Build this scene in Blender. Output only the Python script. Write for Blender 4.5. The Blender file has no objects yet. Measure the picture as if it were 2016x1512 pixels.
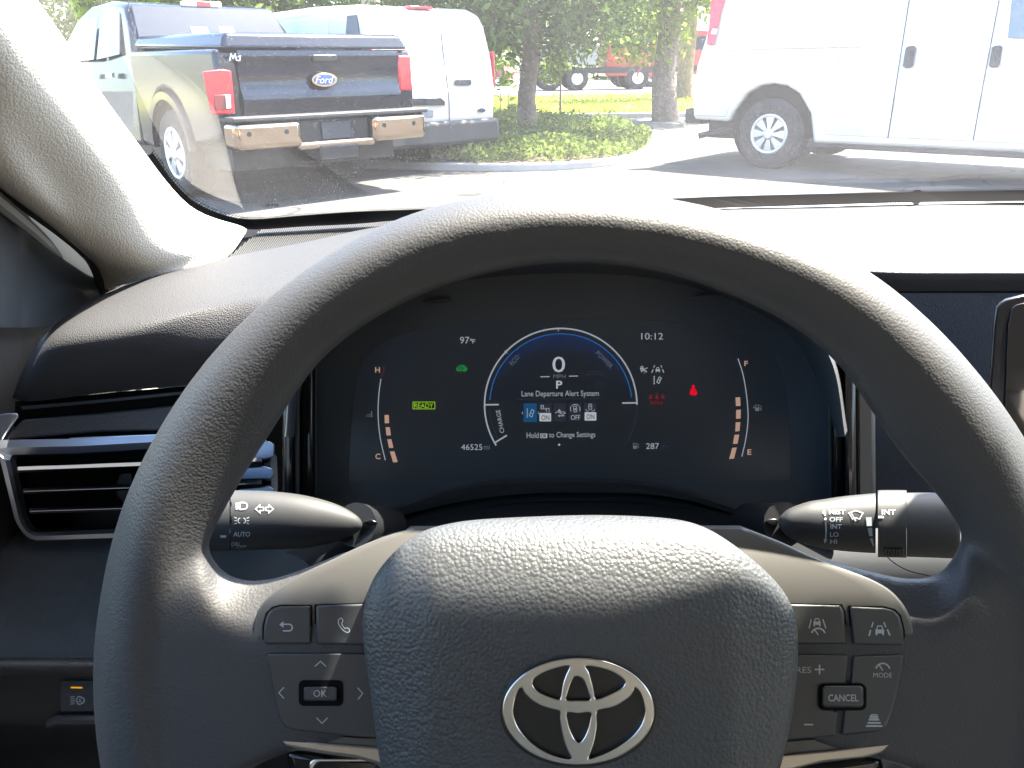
import bpy, bmesh, math, random
import numpy as np
from mathutils import Vector, Matrix
from mathutils.geometry import tessellate_polygon
random.seed(7); rng = np.random.RandomState(5)
C = bpy.context.scene.collection
rad = math.radians

# ------------------------------------------------------------------ camera
FPX = 1560.0; PITCH = math.atan(628/1560.0); ROLL = rad(0.75); EYE = np.array([0, 0, 1.15])
_f = np.array([0, math.cos(PITCH), -math.sin(PITCH)])
_r = np.array([1., 0, 0]); _u = np.array([0, math.sin(PITCH), math.cos(PITCH)])
# right side of the picture sits a little high: the camera is rolled clockwise
_r2 = _r*math.cos(ROLL) - _u*math.sin(ROLL); _u2 = _u*math.cos(ROLL) + _r*math.sin(ROLL)
_r, _u = _r2, _u2
cam_d = bpy.data.cameras.new('camera'); cam = bpy.data.objects.new('camera', cam_d); C.objects.link(cam)
cam_d.sensor_width = 36; cam_d.lens = FPX/2016*36; cam_d.clip_start = 0.01; cam_d.clip_end = 3000
M = Matrix(((_r[0], _u[0], -_f[0], EYE[0]), (_r[1], _u[1], -_f[1], EYE[1]), (_r[2], _u[2], -_f[2], EYE[2]), (0, 0, 0, 1)))
cam.matrix_world = M
bpy.context.scene.camera = cam
# ------------------------------------------------------------------ light
SUN_EL, SUN_AZ = rad(61.5), rad(59)      # azimuth clockwise from straight ahead (+Y)
world = bpy.data.worlds.new('World'); bpy.context.scene.world = world; world.use_nodes = True
wn = world.node_tree.nodes; wl = world.node_tree.links
sky = wn.new('ShaderNodeTexSky'); sky.sky_type = 'NISHITA'; sky.sun_disc = False
sky.sun_elevation = SUN_EL; sky.sun_rotation = SUN_AZ; sky.air_density = 1.0; sky.dust_density = 2.0
bg = wn['Background']; wl.new(sky.outputs[0], bg.inputs[0]); bg.inputs[1].default_value = 0.13
sl = bpy.data.lights.new('sun', 'SUN'); sl.energy = 5; sl.angle = rad(0.5); sl.color = (1, .89, .76)
so = bpy.data.objects.new('sun', sl); C.objects.link(so)
sdir = Vector((math.sin(SUN_AZ)*math.cos(SUN_EL), math.cos(SUN_AZ)*math.cos(SUN_EL), math.sin(SUN_EL)))
so.rotation_euler = sdir.to_track_quat('Z', 'Y').to_euler(); so.location = (20, 20, 40)
sc = bpy.context.scene
EXPO = 3.3
sc.view_settings.view_transform = 'Standard'; sc.view_settings.look = 'None'
sc.view_settings.exposure = EXPO; sc.view_settings.gamma = 1
sc.cycles.max_bounces = 10; sc.cycles.transparent_max_bounces = 16; sc.cycles.caustics_reflective = False
sc.cycles.sample_clamp_indirect = 4

# ------------------------------------------------------------------ picture -> place helpers
def ray(px, py):
    d = _f + _r*(px-1008)/FPX + _u*(756-py)/FPX
    return d
def P(px, py, d): return EYE + ray(px, py)*d
def PZ(px, py, z):                       # point of that sight line at world height z
    r = ray(px, py); return EYE + r*((z-EYE[2])/r[2])
def PD(px, py, y):                       # at forward distance y
    r = ray(px, py); return EYE + r*(y/r[1])
def PP(px, py, p0, n):
    r = ray(px, py); t = np.dot(np.array(p0)-EYE, n)/np.dot(r, n); return EYE + r*t

# ------------------------------------------------------------------ object helpers
ORG = {}
def tag(o, label=None, cat=None, group=None, kind=None):
    if label: o['label'] = label
    if cat: o['category'] = cat
    if group: o['group'] = group
    if kind: o['kind'] = kind
    return o
def thing(name, label, cat, loc=(0, 0, 0), rz=0, group=None):
    o = bpy.data.objects.new(name, None); C.objects.link(o); o.location = loc; o.rotation_euler = (0, 0, rz)
    o.empty_display_size = .1
    ORG[o.name] = np.array(loc, float)
    return tag(o, label, cat, group)
class MB:
    def __init__(s): s.v = []; s.f = []
    def add(s, vs, fs):
        n = len(s.v); s.v += [tuple(float(a) for a in v) for v in vs]; s.f += [tuple(i+n for i in f) for f in fs]; return s
    def build(s, name, mat, parent=None, smooth=True, bevel=0, seg=2, local=False, label=None, angle=35):
        o0 = np.zeros(3)
        if parent is not None and not local: o0 = ORG[parent.name]
        me = bpy.data.meshes.new(name)
        me.from_pydata([(v[0]-o0[0], v[1]-o0[1], v[2]-o0[2]) for v in s.v], [], s.f)
        bm = bmesh.new(); bm.from_mesh(me)
        bmesh.ops.recalc_face_normals(bm, faces=bm.faces); bm.to_mesh(me); bm.free()
        me.update()
        o = bpy.data.objects.new(name, me); C.objects.link(o)
        if parent is not None: o.parent = parent; ORG[o.name] = o0
        else: ORG[o.name] = np.zeros(3)
        me.materials.append(mat)
        if smooth:
            me.polygons.foreach_set('use_smooth', [True]*len(me.polygons))
            try: me.set_sharp_from_angle(angle=rad(angle))
            except Exception: pass
        if bevel:
            m = o.modifiers.new('bevel', 'BEVEL'); m.width = bevel; m.segments = seg; m.limit_method = 'ANGLE'; m.angle_limit = rad(32)
            m.harden_normals = False
        if label: o['label'] = label
        return o
def box(a, b):
    x0, y0, z0 = a; x1, y1, z1 = b
    return ([(x0,y0,z0),(x1,y0,z0),(x1,y1,z0),(x0,y1,z0),(x0,y0,z1),(x1,y0,z1),(x1,y1,z1),(x0,y1,z1)],
            [(0,3,2,1),(4,5,6,7),(0,1,5,4),(1,2,6,5),(2,3,7,6),(3,0,4,7)])
def prism(front, back):
    """closed prism between two equal point loops"""
    n = len(front); vs = list(front)+list(back)
    fs = [tuple(range(n)), tuple(range(2*n-1, n-1, -1))] + [(i, i+n, (i+1) % n+n, (i+1) % n) for i in range(n)]
    return vs, fs
def cat(p0, p1, p2, p3, t):
    return .5*((2*p1)+(-p0+p2)*t+(2*p0-5*p1+4*p2-p3)*t*t+(-p0+3*p1-3*p2+p3)*t**3)
def spline(pts, n, closed=False):
    pts = [np.array(p, float) for p in pts]; m = len(pts); out = []
    segs = m if closed else m-1
    for i in range(segs):
        if closed: q = [pts[(i+k) % m] for k in (-1, 0, 1, 2)]
        else: q = [pts[i-1] if i > 0 else 2*pts[0]-pts[1], pts[i], pts[i+1], pts[i+2] if i+2 < m else 2*pts[-1]-pts[-2]]
        for k in range(n): out.append(cat(*q, k/n))
    if not closed: out.append(pts[-1])
    return out
def grid(rows, nu=6, nv=6):
    """smooth surface through a grid of world points"""
    R = [spline(r, nu) for r in rows]; cols = list(zip(*R)); Cc = [spline(c, nv) for c in cols]
    nr = len(Cc[0]); nc = len(Cc); vs = [Cc[j][i] for i in range(nr) for j in range(nc)]
    fs = [(i*nc+j, i*nc+j+1, (i+1)*nc+j+1, (i+1)*nc+j) for i in range(nr-1) for j in range(nc-1)]
    return vs, fs
def tube(path, r, n=10, closed=False):
    path = [np.array(p, float) for p in path]; m = len(path); vs = []; rr = r if hasattr(r, '__len__') else [r]*m
    prev = None
    for i, p in enumerate(path):
        a = path[(i-1) % m] if (closed or i > 0) else p; b = path[(i+1) % m] if (closed or i < m-1) else p
        t = b-a; t /= np.linalg.norm(t)+1e-12
        if prev is None:
            x = np.cross(t, [0, 0, 1]);
            if np.linalg.norm(x) < .1: x = np.cross(t, [0, 1, 0])
        else: x = prev - t*np.dot(prev, t)
        x /= np.linalg.norm(x); prev = x; y = np.cross(t, x)
        for k in range(n):
            a_ = 2*math.pi*k/n; vs.append(p+rr[i]*(x*math.cos(a_)+y*math.sin(a_)))
    fs = []
    for i in range(m if closed else m-1):
        for k in range(n): fs.append((i*n+k, i*n+(k+1) % n, ((i+1) % m)*n+(k+1) % n, ((i+1) % m)*n+k))
    if not closed: fs += [tuple(range(n))[::-1], tuple(range((m-1)*n, m*n))]
    return vs, fs
def lathe(prof, fr, n=32, a0=0, a1=2*math.pi):
    """prof: (radius, height) about fr=(origin, x, y, axis)"""
    o, x, y, a = [np.array(q, float) for q in fr]; vs = []; full = abs(a1-a0-2*math.pi) < 1e-6; m = len(prof)
    k_ = n if full else n+1
    for k in range(k_):
        t = a0+(a1-a0)*k/n
        for r, h in prof: vs.append(o+x*r*math.cos(t)+y*r*math.sin(t)+a*h)
    fs = [(k*m+i, k*m+i+1, ((k+1) % k_)*m+i+1, ((k+1) % k_)*m+i) for k in range(n) for i in range(m-1)]
    return vs, fs

# ------------------------------------------------------------------ drawing marks on a surface map S(px, py, h)
def stroke(pts, w, closed=False):
    pts = [np.array(p, float) for p in pts]; m = len(pts); L = []; Rr = []
    for i, p in enumerate(pts):
        a = pts[(i-1) % m] if (closed or i > 0) else p; b = pts[(i+1) % m] if (closed or i < m-1) else p
        d1 = p-a; d2 = b-p
        if np.linalg.norm(d1) < 1e-9: d1 = d2
        if np.linalg.norm(d2) < 1e-9: d2 = d1
        d1 = d1/np.linalg.norm(d1); d2 = d2/np.linalg.norm(d2); t = d1+d2
        if np.linalg.norm(t) < 1e-6: t = d1
        t /= np.linalg.norm(t); nrm = np.array([-t[1], t[0]]); k = 1/max(.45, np.dot(nrm, [-d1[1], d1[0]]))
        L.append(p+nrm*w/2*k); Rr.append(p-nrm*w/2*k)
    n = m if closed else m-1
    return L+Rr, [(i, (i+1) % m, (i+1) % m+m, i+m) for i in range(n)]
def poly2(pts):
    tri = tessellate_polygon([[Vector((p[0], p[1], 0)) for p in pts]])
    return pts, [tuple(t) for t in tri]
def arc(cx, cy, r, a0, a1, n=16, ry=None):
    ry = ry or r
    return [(cx+r*math.cos(rad(a0+(a1-a0)*i/n)), cy-ry*math.sin(rad(a0+(a1-a0)*i/n))) for i in range(n+1)]
class Sym:
    """flat printed or lit marks in picture coordinates"""
    def __init__(s, S, h=.0002): s.S = S; s.h = h; s.mb = MB()
    def st(s, pts, w=2, closed=False): v, f = stroke(pts, w, closed); s.mb.add([s.S(p[0], p[1], s.h) for p in v], f); return s
    def po(s, pts): v, f = poly2(pts); s.mb.add([s.S(p[0], p[1], s.h) for p in v], f); return s
    def re(s, x0, y0, x1, y1): return s.po([(x0, y0), (x1, y0), (x1, y1), (x0, y1)])
    def tx(s, txt, x0, y0, x1, y1, rot=0, shear=0, bold=False):
        """text fitted to the box x0..x1, y0..y1 (before turning by rot degrees anticlockwise about its centre)"""
        cu = bpy.data.curves.new('t', 'FONT'); cu.body = txt; cu.resolution_u = 3
        if bold: cu.offset = .018
        ob = bpy.data.objects.new('t', cu); me = bpy.data.meshes.new_from_object(ob)
        v = np.array([q.co[:2] for q in me.vertices]); f = [tuple(p.vertices) for p in me.polygons]
        bpy.data.objects.remove(ob); bpy.data.curves.remove(cu); bpy.data.meshes.remove(me)
        mn = v.min(0); mx = v.max(0); v = (v-mn)/(mx-mn)
        cx, cy = (x0+x1)/2, (y0+y1)/2; X = (v[:, 0]-.5)*(x1-x0); Y = (v[:, 1]-.5)*(y1-y0); X = X+shear*Y
        c_, s_ = math.cos(rad(rot)), math.sin(rad(rot)); PX = cx+X*c_-Y*s_; PY = cy-(X*s_+Y*c_)
        s.mb.add([s.S(a, b, s.h) for a, b in zip(PX, PY)], f); return s
    def build(s, name, mat, parent, label=None, local=False): return s.mb.build(name, mat, parent, smooth=False, label=label, local=local)
def plate(S, poly, h0, h1, name, mat, parent, bevel=.0006, seg=3, label=None, local=False, smooth=True):
    mb = MB(); mb.add(*prism([S(x, y, h1) for x, y in poly], [S(x, y, h0) for x, y in poly]))
    return mb.build(name, mat, parent, smooth=smooth, bevel=bevel, seg=seg, label=label, local=local)
def rrect(x0, y0, x1, y1, r, n=4, slant=0):
    out = []
    for cx, cy, a in ((x1-r, y0+r, 90), (x0+r, y0+r, 180), (x0+r, y1-r, 270), (x1-r, y1-r, 360)):
        out += [(cx+r*math.cos(rad(a-90+90*i/n)), cy-r*math.sin(rad(a-90+90*i/n))) for i in range(n+1)]
    return out

# ------------------------------------------------------------------ materials
def lin(c):
    return tuple((x/255/12.92 if x/255 <= .04045 else ((x/255+.055)/1.055)**2.4) for x in c)
def mat(name, col, rough=.5, metal=0, bump=None, spec=.5, coat=0, var=0, vscale=5, sheen=0, em=0, srgb=False):
    m = bpy.data.materials.new(name); m.use_nodes = True; N = m.node_tree.nodes; Lk = m.node_tree.links
    b = N['Principled BSDF']; c = lin(col) if srgb else col
    b.inputs['Base Color'].default_value = (*c, 1); b.inputs['Roughness'].default_value = rough
    b.inputs['Metallic'].default_value = metal; b.inputs['Specular IOR Level'].default_value = spec
    if coat: b.inputs['Coat Weight'].default_value = coat; b.inputs['Coat Roughness'].default_value = .05
    if sheen: b.inputs['Sheen Weight'].default_value = sheen
    tc = N.new('ShaderNodeTexCoord')
    if var:
        n = N.new('ShaderNodeTexNoise'); n.inputs['Scale'].default_value = vscale; n.inputs['Detail'].default_value = 6
        Lk.new(tc.outputs['Object'], n.inputs['Vector'])
        r = N.new('ShaderNodeValToRGB'); r.color_ramp.elements[0].position = .3; r.color_ramp.elements[1].position = .7
        r.color_ramp.elements[0].color = (*[x*(1-var) for x in c], 1); r.color_ramp.elements[1].color = (*[min(1, x*(1+var)) for x in c], 1)
        Lk.new(n.outputs['Fac'], r.inputs[0]); Lk.new(r.outputs[0], b.inputs['Base Color'])
    if bump:
        last = None
        for kind, scale, dist in bump:
            if kind == 'vor':
                t = N.new('ShaderNodeTexVoronoi'); t.feature = 'F1'; out = t.outputs['Distance']; s = -1
            elif kind == 'voredge':
                t = N.new('ShaderNodeTexVoronoi'); t.feature = 'DISTANCE_TO_EDGE'; out = t.outputs['Distance']; s = 1
            elif kind == 'wave':
                t = N.new('ShaderNodeTexWave'); t.wave_type = 'BANDS'; t.bands_direction = 'DIAGONAL'; t.inputs['Distortion'].default_value = .6; out = t.outputs['Fac']; s = 1
            else:
                t = N.new('ShaderNodeTexNoise'); t.inputs['Detail'].default_value = 4; out = t.outputs['Fac']; s = 1
            t.inputs['Scale'].default_value = scale; vec = tc.outputs['Object']
            if kind in ('vor', 'voredge'):      # wobble the cells so that the grain looks like hide
                w = N.new('ShaderNodeTexNoise'); w.inputs['Scale'].default_value = scale*.35; Lk.new(vec, w.inputs['Vector'])
                mx = N.new('ShaderNodeMix'); mx.data_type = 'RGBA'; mx.blend_type = 'LINEAR_LIGHT'; mx.inputs[0].default_value = .0004*600/scale
                Lk.new(vec, mx.inputs[6]); Lk.new(w.outputs['Color'], mx.inputs[7]); vec = mx.outputs[2]
            Lk.new(vec, t.inputs['Vector'])
            bp = N.new('ShaderNodeBump'); bp.inputs['Strength'].default_value = 1; bp.inputs['Distance'].default_value = dist*s
            Lk.new(out, bp.inputs['Height'])
            if last: Lk.new(last.outputs[0], bp.inputs['Normal'])
            last = bp
        Lk.new(last.outputs[0], b.inputs['Normal'])
    if em:
        b.inputs['Emission Color'].default_value = (*c, 1); b.inputs['Emission Strength'].default_value = em
    return m
def emat(name, rgb, k=1.0):
    """a lit display element that shows as this screen colour at the exposure of the picture"""
    c = lin(rgb); m = mat(name, (0.004, .004, .004), .5, spec=.1); b = m.node_tree.nodes['Principled BSDF']
    b.inputs['Emission Color'].default_value = (*c, 1); b.inputs['Emission Strength'].default_value = k/2**EXPO
    return m
LEATHER = mat('rim_leather', (.039, .039, .042), .54, bump=[('vor', 900, .00012), ('noise', 1800, .00004)], spec=.5)
PEBBLE = mat('airbag_leather', (.05, .053, .057), .42, bump=[('vor', 680, .00030), ('noise', 900, .00006)], spec=.55)
SPOKEL = mat('spoke_leather', (.052, .053, .055), .42, bump=[('vor', 800, .00015)], spec=.5)
DASHV = mat('dash_vinyl', (.044, .044, .047), .45, bump=[('vor', 900, .00035)], spec=.55)
DARKP = mat('dark_plastic', (.028, .031, .036), .5, bump=[('noise', 1500, .00006)], spec=.4)
BLACKP = mat('black_plastic', (.012, .013, .015), .45, spec=.4)
GLOSSB = mat('piano_black', (.008, .008, .010), .12, spec=.5)
SATIN = mat('satin_grey', (.085, .083, .08), .38, metal=.35, bump=[('noise', 2500, .00003)])
BUTTON = mat('button_plastic', (.038, .041, .046), .38, bump=[('noise', 2500, .00003)])
SILVER = mat('silver_trim', (.55, .60, .70), .34, metal=.9)
CHROME = mat('chrome', (.72, .72, .74), .22, metal=1)
BEIGE = mat('beige_trim', (.50, .46, .40), .6, bump=[('vor', 560, .00035)], spec=.35)
FABRIC = mat('twill_fabric', (.13, .145, .16), .85, bump=[('wave', 330, .0012), ('noise', 1200, .0002)], spec=.2)
BLUEP = mat('slate_panel', (.05, .058, .075), .55, bump=[('vor', 900, .0003), ('noise', 200, .0002)])
PRINT = mat('white_print', (.42, .46, .48), .6, spec=.2)
PRINTG = mat('grey_print', (.34, .36, .38), .5)
SHROUD = mat('shroud_matte', (.010, .011, .013), .85, spec=.12)
HOLE = mat('recess_black', (.004, .004, .004), .8, spec=.1)
PANELM = mat('panel_face', (.012, .016, .020), .33, spec=.5)
_b = PANELM.node_tree.nodes['Principled BSDF']; _b.inputs['Emission Color'].default_value = (*lin((25, 31, 39)), 1); _b.inputs['Emission Strength'].default_value = .6/2**EXPO  # even screen glow, also standing in for reflections on its cover

# ================================================================== THE PLACE OUTSIDE
exec_outside = True
def asphalt(name, c, c2, sc1):
    m = mat(name, c, .85, bump=[('noise', 60, .004)], spec=.3); N = m.node_tree.nodes; L = m.node_tree.links
    n = N.new('ShaderNodeTexNoise'); n.inputs['Scale'].default_value = sc1; n.inputs['Detail'].default_value = 8; n.inputs['Roughness'].default_value = .7
    tc = [x for x in N if x.type == 'TEX_COORD'][0]; L.new(tc.outputs['Object'], n.inputs['Vector'])
    r = N.new('ShaderNodeValToRGB'); r.color_ramp.elements[0].position = .35; r.color_ramp.elements[1].position = .65
    r.color_ramp.elements[0].color = (*c, 1); r.color_ramp.elements[1].color = (*c2, 1)
    L.new(n.outputs['Fac'], r.inputs[0]); L.new(r.outputs[0], N['Principled BSDF'].inputs['Base Color']); return m
GROUND = asphalt('dry_ground', (.16, .17, .09), (.22, .22, .12), .4)
LOT = asphalt('parking_concrete', (.042, .041, .040), (.085, .083, .08), .8)
ROADM = asphalt('road_concrete', (.20, .195, .185), (.26, .25, .24), .5)
GRASS = asphalt('lawn_grass', (.24, .27, .035), (.36, .36, .06), 1.5)
def flat(name, pts, z, m, kind='structure', th=0):
    mb = MB(); mb.add([(p[0], p[1], z) for p in pts], [tuple(range(len(pts)))]); o = mb.build(name, m, smooth=False); o['kind'] = kind; return o
def gp(px, py): p = PZ(px, py, 0); return (p[0], p[1])
flat('ground', [(-900, -400), (900, -400), (900, 1500), (-900, 1500)], -.02, GROUND)
ly0 = PZ(1150, 233, 0)[1]; ly1 = PZ(1150, 192, 0)[1]; ry1 = 62
flat('parking_lot', [(-40, -25), (40, -25), (40, ly0), (-40, ly0)], 0, LOT)
def kerb(name, pts, z0, z1, m):
    mb = MB(); mb.add(*prism([(p[0], p[1], z1) for p in pts], [(p[0], p[1], z0) for p in pts])); o = mb.build(name, m, smooth=False, bevel=.02); o['kind'] = 'structure'; return o
def cracks(m):
    N = m.node_tree.nodes; L = m.node_tree.links; b = N['Principled BSDF']; src = b.inputs['Base Color'].links[0].from_socket; tc = [x for x in N if x.type == 'TEX_COORD'][0]
    n = N.new('ShaderNodeTexNoise'); n.inputs['Scale'].default_value = 1.2; L.new(tc.outputs['Object'], n.inputs['Vector']); a = N.new('ShaderNodeMix'); a.data_type = 'RGBA'; a.blend_type = 'LINEAR_LIGHT'; a.inputs[0].default_value = .5
    L.new(tc.outputs['Object'], a.inputs[6]); L.new(n.outputs['Color'], a.inputs[7]); v = N.new('ShaderNodeTexVoronoi'); v.feature = 'DISTANCE_TO_EDGE'; v.inputs['Scale'].default_value = .33; L.new(a.outputs[2], v.inputs['Vector'])
    r = N.new('ShaderNodeMapRange'); r.inputs[1].default_value = .002; r.inputs[2].default_value = .007; r.inputs[3].default_value = .35; r.inputs[4].default_value = 1; L.new(v.outputs['Distance'], r.inputs[0])
    o = N.new('ShaderNodeTexNoise'); o.inputs['Scale'].default_value = .55; o.inputs['Detail'].default_value = 3; L.new(tc.outputs['Object'], o.inputs['Vector']); q = N.new('ShaderNodeMapRange'); q.inputs[1].default_value = .58; q.inputs[2].default_value = .72; q.inputs[3].default_value = 1; q.inputs[4].default_value = .6; L.new(o.outputs['Fac'], q.inputs[0])
    k = N.new('ShaderNodeMath'); k.operation = 'MULTIPLY'; L.new(r.outputs[0], k.inputs[0]); L.new(q.outputs[0], k.inputs[1]); w = N.new('ShaderNodeVectorMath'); w.operation = 'SCALE'; L.new(src, w.inputs[0]); L.new(k.outputs[0], w.inputs['Scale']); L.new(w.outputs[0], b.inputs['Base Color'])
cracks(LOT)
KERBM = asphalt('kerb_concrete', (.32, .31, .29), (.40, .39, .36), 3)
kerb('lawn_kerb', [(-40, ly0), (40, ly0), (40, ly0+.18), (-40, ly0+.18)], -.01, .1, KERBM)
flat('lawn', [(-40, ly0+.18), (40, ly0+.18), (40, ly1), (-40, ly1)], .09, GRASS)
flat('road', [(-80, ly1), (80, ly1), (80, ry1), (-80, ry1)], .004, ROADM)

# grass blades on the lawn verge and far wood
LEAFS = []
def leafmat(name, c, tr=.35):
    m = bpy.data.materials.new(name); m.use_nodes = True; N = m.node_tree.nodes; L = m.node_tree.links; N.clear()
    out = N.new('ShaderNodeOutputMaterial'); d = N.new('ShaderNodeBsdfDiffuse'); t = N.new('ShaderNodeBsdfTranslucent'); mx = N.new('ShaderNodeMixShader'); mx.inputs[0].default_value = tr
    g = N.new('ShaderNodeTexCoord'); n = N.new('ShaderNodeTexNoise'); n.inputs['Scale'].default_value = 3.5; L.new(g.outputs['Object'], n.inputs['Vector'])
    r = N.new('ShaderNodeValToRGB'); r.color_ramp.elements[0].position = .3; r.color_ramp.elements[1].position = .7
    r.color_ramp.elements[0].color = (*[x*.6 for x in c], 1); r.color_ramp.elements[1].color = (*[x*2.0 for x in c], 1)  # lighter clumps paint sunlit patches into the leaf colour
    L.new(n.outputs['Fac'], r.inputs[0]); L.new(r.outputs[0], d.inputs[0]); L.new(r.outputs[0], t.inputs[0])
    L.new(d.outputs[0], mx.inputs[1]); L.new(t.outputs[0], mx.inputs[2]); L.new(mx.outputs[0], out.inputs[0]); return m
OAK = leafmat('oak_leaves', (.085, .125, .03), .55); BRIGHT = leafmat('bright_leaves', (.16, .21, .03), .55); WOOD = leafmat('wood_leaves', (.045, .075, .025))
DRY = leafmat('dry_leaves', (.16, .15, .06), .4); COVER = leafmat('cover_leaves', (.10, .135, .03), .4)
BARK = mat('bark', (.16, .12, .09), .9, bump=[('noise', 18, .03), ('voredge', 14, .02)], var=.35, vscale=8)
def leaves(n, pos, size, rs):
    """n small folded leaf quads at the given centres"""
    a = rs.normal(size=(n, 3)); a /= np.linalg.norm(a, axis=1)[:, None]; b = rs.normal(size=(n, 3)); b -= a*(a*b).sum(1)[:, None]; b /= np.linalg.norm(b, axis=1)[:, None]
    s = size*(.6+.8*rs.rand(n))[:, None]
    v = np.stack([pos-a*s, pos+b*s*.45, pos+a*s, pos-b*s*.45], 1).reshape(-1, 3)
    f = [(4*i, 4*i+1, 4*i+2, 4*i+3) for i in range(n)]
    return v, f
def crown_pts(n, blobs, rs):
    w = np.array([b[3]**2*b[4] if len(b) > 4 else b[3]**2 for b in blobs]); w /= w.sum(); k = rs.choice(len(blobs), n, p=w)
    B = np.array([b[:4] for b in blobs]); d = rs.normal(size=(n, 3)); d /= np.linalg.norm(d, axis=1)[:, None]
    r = B[k, 3]*(.45+.55*rs.rand(n)**.5)*(1+.16*rs.normal(size=n)); return B[k, :3]+d*r[:, None]*np.array([1, 1, .75])
def fastmesh(name, v, f, m, parent=None, org=(0, 0, 0)):
    me = bpy.data.meshes.new(name); v = np.asarray(v)-np.array(org); n = len(v); nf = len(f)
    me.vertices.add(n); me.vertices.foreach_set('co', v.astype(np.float32).ravel()); me.loops.add(nf*4); me.polygons.add(nf)
    me.loops.foreach_set('vertex_index', np.array(f, np.int32).ravel()); me.polygons.foreach_set('loop_start', np.arange(0, nf*4, 4, dtype=np.int32))
    me.update(calc_edges=True); me.materials.append(m); o = bpy.data.objects.new(name, me); C.objects.link(o)
    if parent: o.parent = parent
    return o
def tree(base, h, tr, cr, nblob, nleaf, lsize, m, label, seed, lean=0, clear=1.6, squash=.75, limbs=6):
    rs = np.random.RandomState(seed); base = np.array(base, float)
    t = thing('tree', label, 'tree', tuple(base), group='trees around the car park'); o = base
    mb = MB(); path = [base+np.array([lean*k/6, 0, h*.62*k/6])+rs.normal(size=3)*[.04, .04, 0] for k in range(7)]
    path[0] = base-np.array([0, 0, .12]); rr = [tr*1.25, tr*1.02, tr*.95, tr*.85, tr*.7, tr*.5, tr*.3]
    mb.add(*tube(path, rr, 12)); blobs = []
    for k in range(limbs):
        a = 2*math.pi*k/limbs+rs.rand()*.7; z0 = h*(.3+.2*rs.rand()); L_ = cr*(.6+.4*rs.rand()); e = base+np.array([math.cos(a)*L_, math.sin(a)*L_, z0+h*(.1+.25*rs.rand())])
        s = base+np.array([lean*z0/h, 0, z0]); mid = (s+e)/2+np.array([0, 0, .25]); mb.add(*tube([s, mid, e], [tr*.45, tr*.28, tr*.1], 7))
    mb.build('trunk', BARK, t)
    for k in range(nblob):
        a = rs.rand()*2*math.pi; q = rs.rand()**.5*cr*.85; z = clear+(h-clear)*(.12+.82*rs.rand()); w = 1-abs((z-clear)/(h-clear)-.45)*.9
        blobs.append((base[0]+math.cos(a)*q*w, base[1]+math.sin(a)*q*w, z, cr*(.2+.17*rs.rand())))
    p = crown_pts(nleaf, blobs, rs); v, f = leaves(nleaf, p, lsize, rs); fastmesh('crown', v, f, m, t, o)
    return t
tb = PZ(1046, 284, .0)
tree(tb, 6.2, .135, 2.9, 70, 46000, .062, OAK, 'shady tree standing in the planted island beside the small white van', 3, clear=1.0)
tb2 = PZ(1311, 229, .09)
tree(tb2, 7.5, .24, 2.6, 34, 16000, .09, BRIGHT, 'thick-trunked tree with sunlit yellow-green leaves on the lawn', 11, clear=.8)
b3 = PZ(1395, 218, .09)
tree((b3[0]+.9, b3[1]+7, 0.004), 9, .25, 2.4, 22, 7000, .12, DRY, 'thin tree with dry tan leaves behind the large white van', 21, clear=1.5)
# sapling with stake
ps = PZ(1103, 226, .09); t = thing('sapling', 'young yellow-green sapling on a thin stem on the lawn', 'sapling', tuple(ps))
mb = MB(); mb.add(*tube([ps, ps+[0, 0, .9], ps+[-.1, 0, 1.5]], [.03, .022, .012], 8)); mb.build('trunk', BARK, t)
rs = np.random.RandomState(2); pp = crown_pts(900, [(ps[0]-.12, ps[1], ps[2]+1.05, .28), (ps[0]-.25, ps[1], ps[2]+.8, .22), (ps[0]-.1, ps[1], ps[2]+1.4, .22)], rs); v, f = leaves(900, pp, .05, rs); fastmesh('crown', v, f, BRIGHT, t, ps)
# wire guard with a small plant
pg = PZ(1010, 226, .09); t = thing('plant_guard', 'low guard of thin stakes round a small plant on the grass', 'plant guard', tuple(pg))
GREYM = mat('galvanised', (.25, .24, .2), .5, metal=.5)
for dx, dy in ((-.28, 0), (-.1, .1), (.12, .05), (.28, 0)):
    mb = MB(); mb.add(*tube([pg+[dx, dy, 0], pg+[dx, dy, .5]], .014, 6)); mb.build('stake', GREYM, t)
mb = MB(); mb.add(*tube([pg+[-.28, 0, .44], pg+[.28, 0, .44]], .006, 6)); mb.build('crossbar', GREYM, t)
pp = crown_pts(350, [(pg[0], pg[1]+.03, pg[2]+.15, .13)], rs); v, f = leaves(350, pp, .035, rs); fastmesh('foliage', v, f, OAK, t, pg)
# far wood beyond the road: one mass
rs = np.random.RandomState(9); bl = []
for k in range(150):
    x = -48+rs.rand()*110; y = 66+rs.rand()*14; z = .6+rs.rand()*11
    bl.append((x, y, z, 1.8+1.6*rs.rand()))
p = crown_pts(52000, bl, rs); v, f = leaves(52000, p, .30, rs); o = fastmesh('far_wood', v, f, WOOD); tag(o, kind='stuff')
# a nearer belt of trees right behind the parked vehicles
for i, (x, y, h, cr, lab) in enumerate(((-5.6, 20, 8, 3.2, 'dense dark tree rising behind the pickup cab'), (-1.2, 21.5, 8.5, 3.4, 'dense tree behind the roof of the small white van'), (-9.6, 24, 5.6, 2.2, 'lower sunlit tree left of the pickup roof'))):
    tree((x, y, .09), h, .2, cr, 60, 24000, .11, OAK if i < 2 else BRIGHT, lab, 31+i, clear=-.3)
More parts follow.
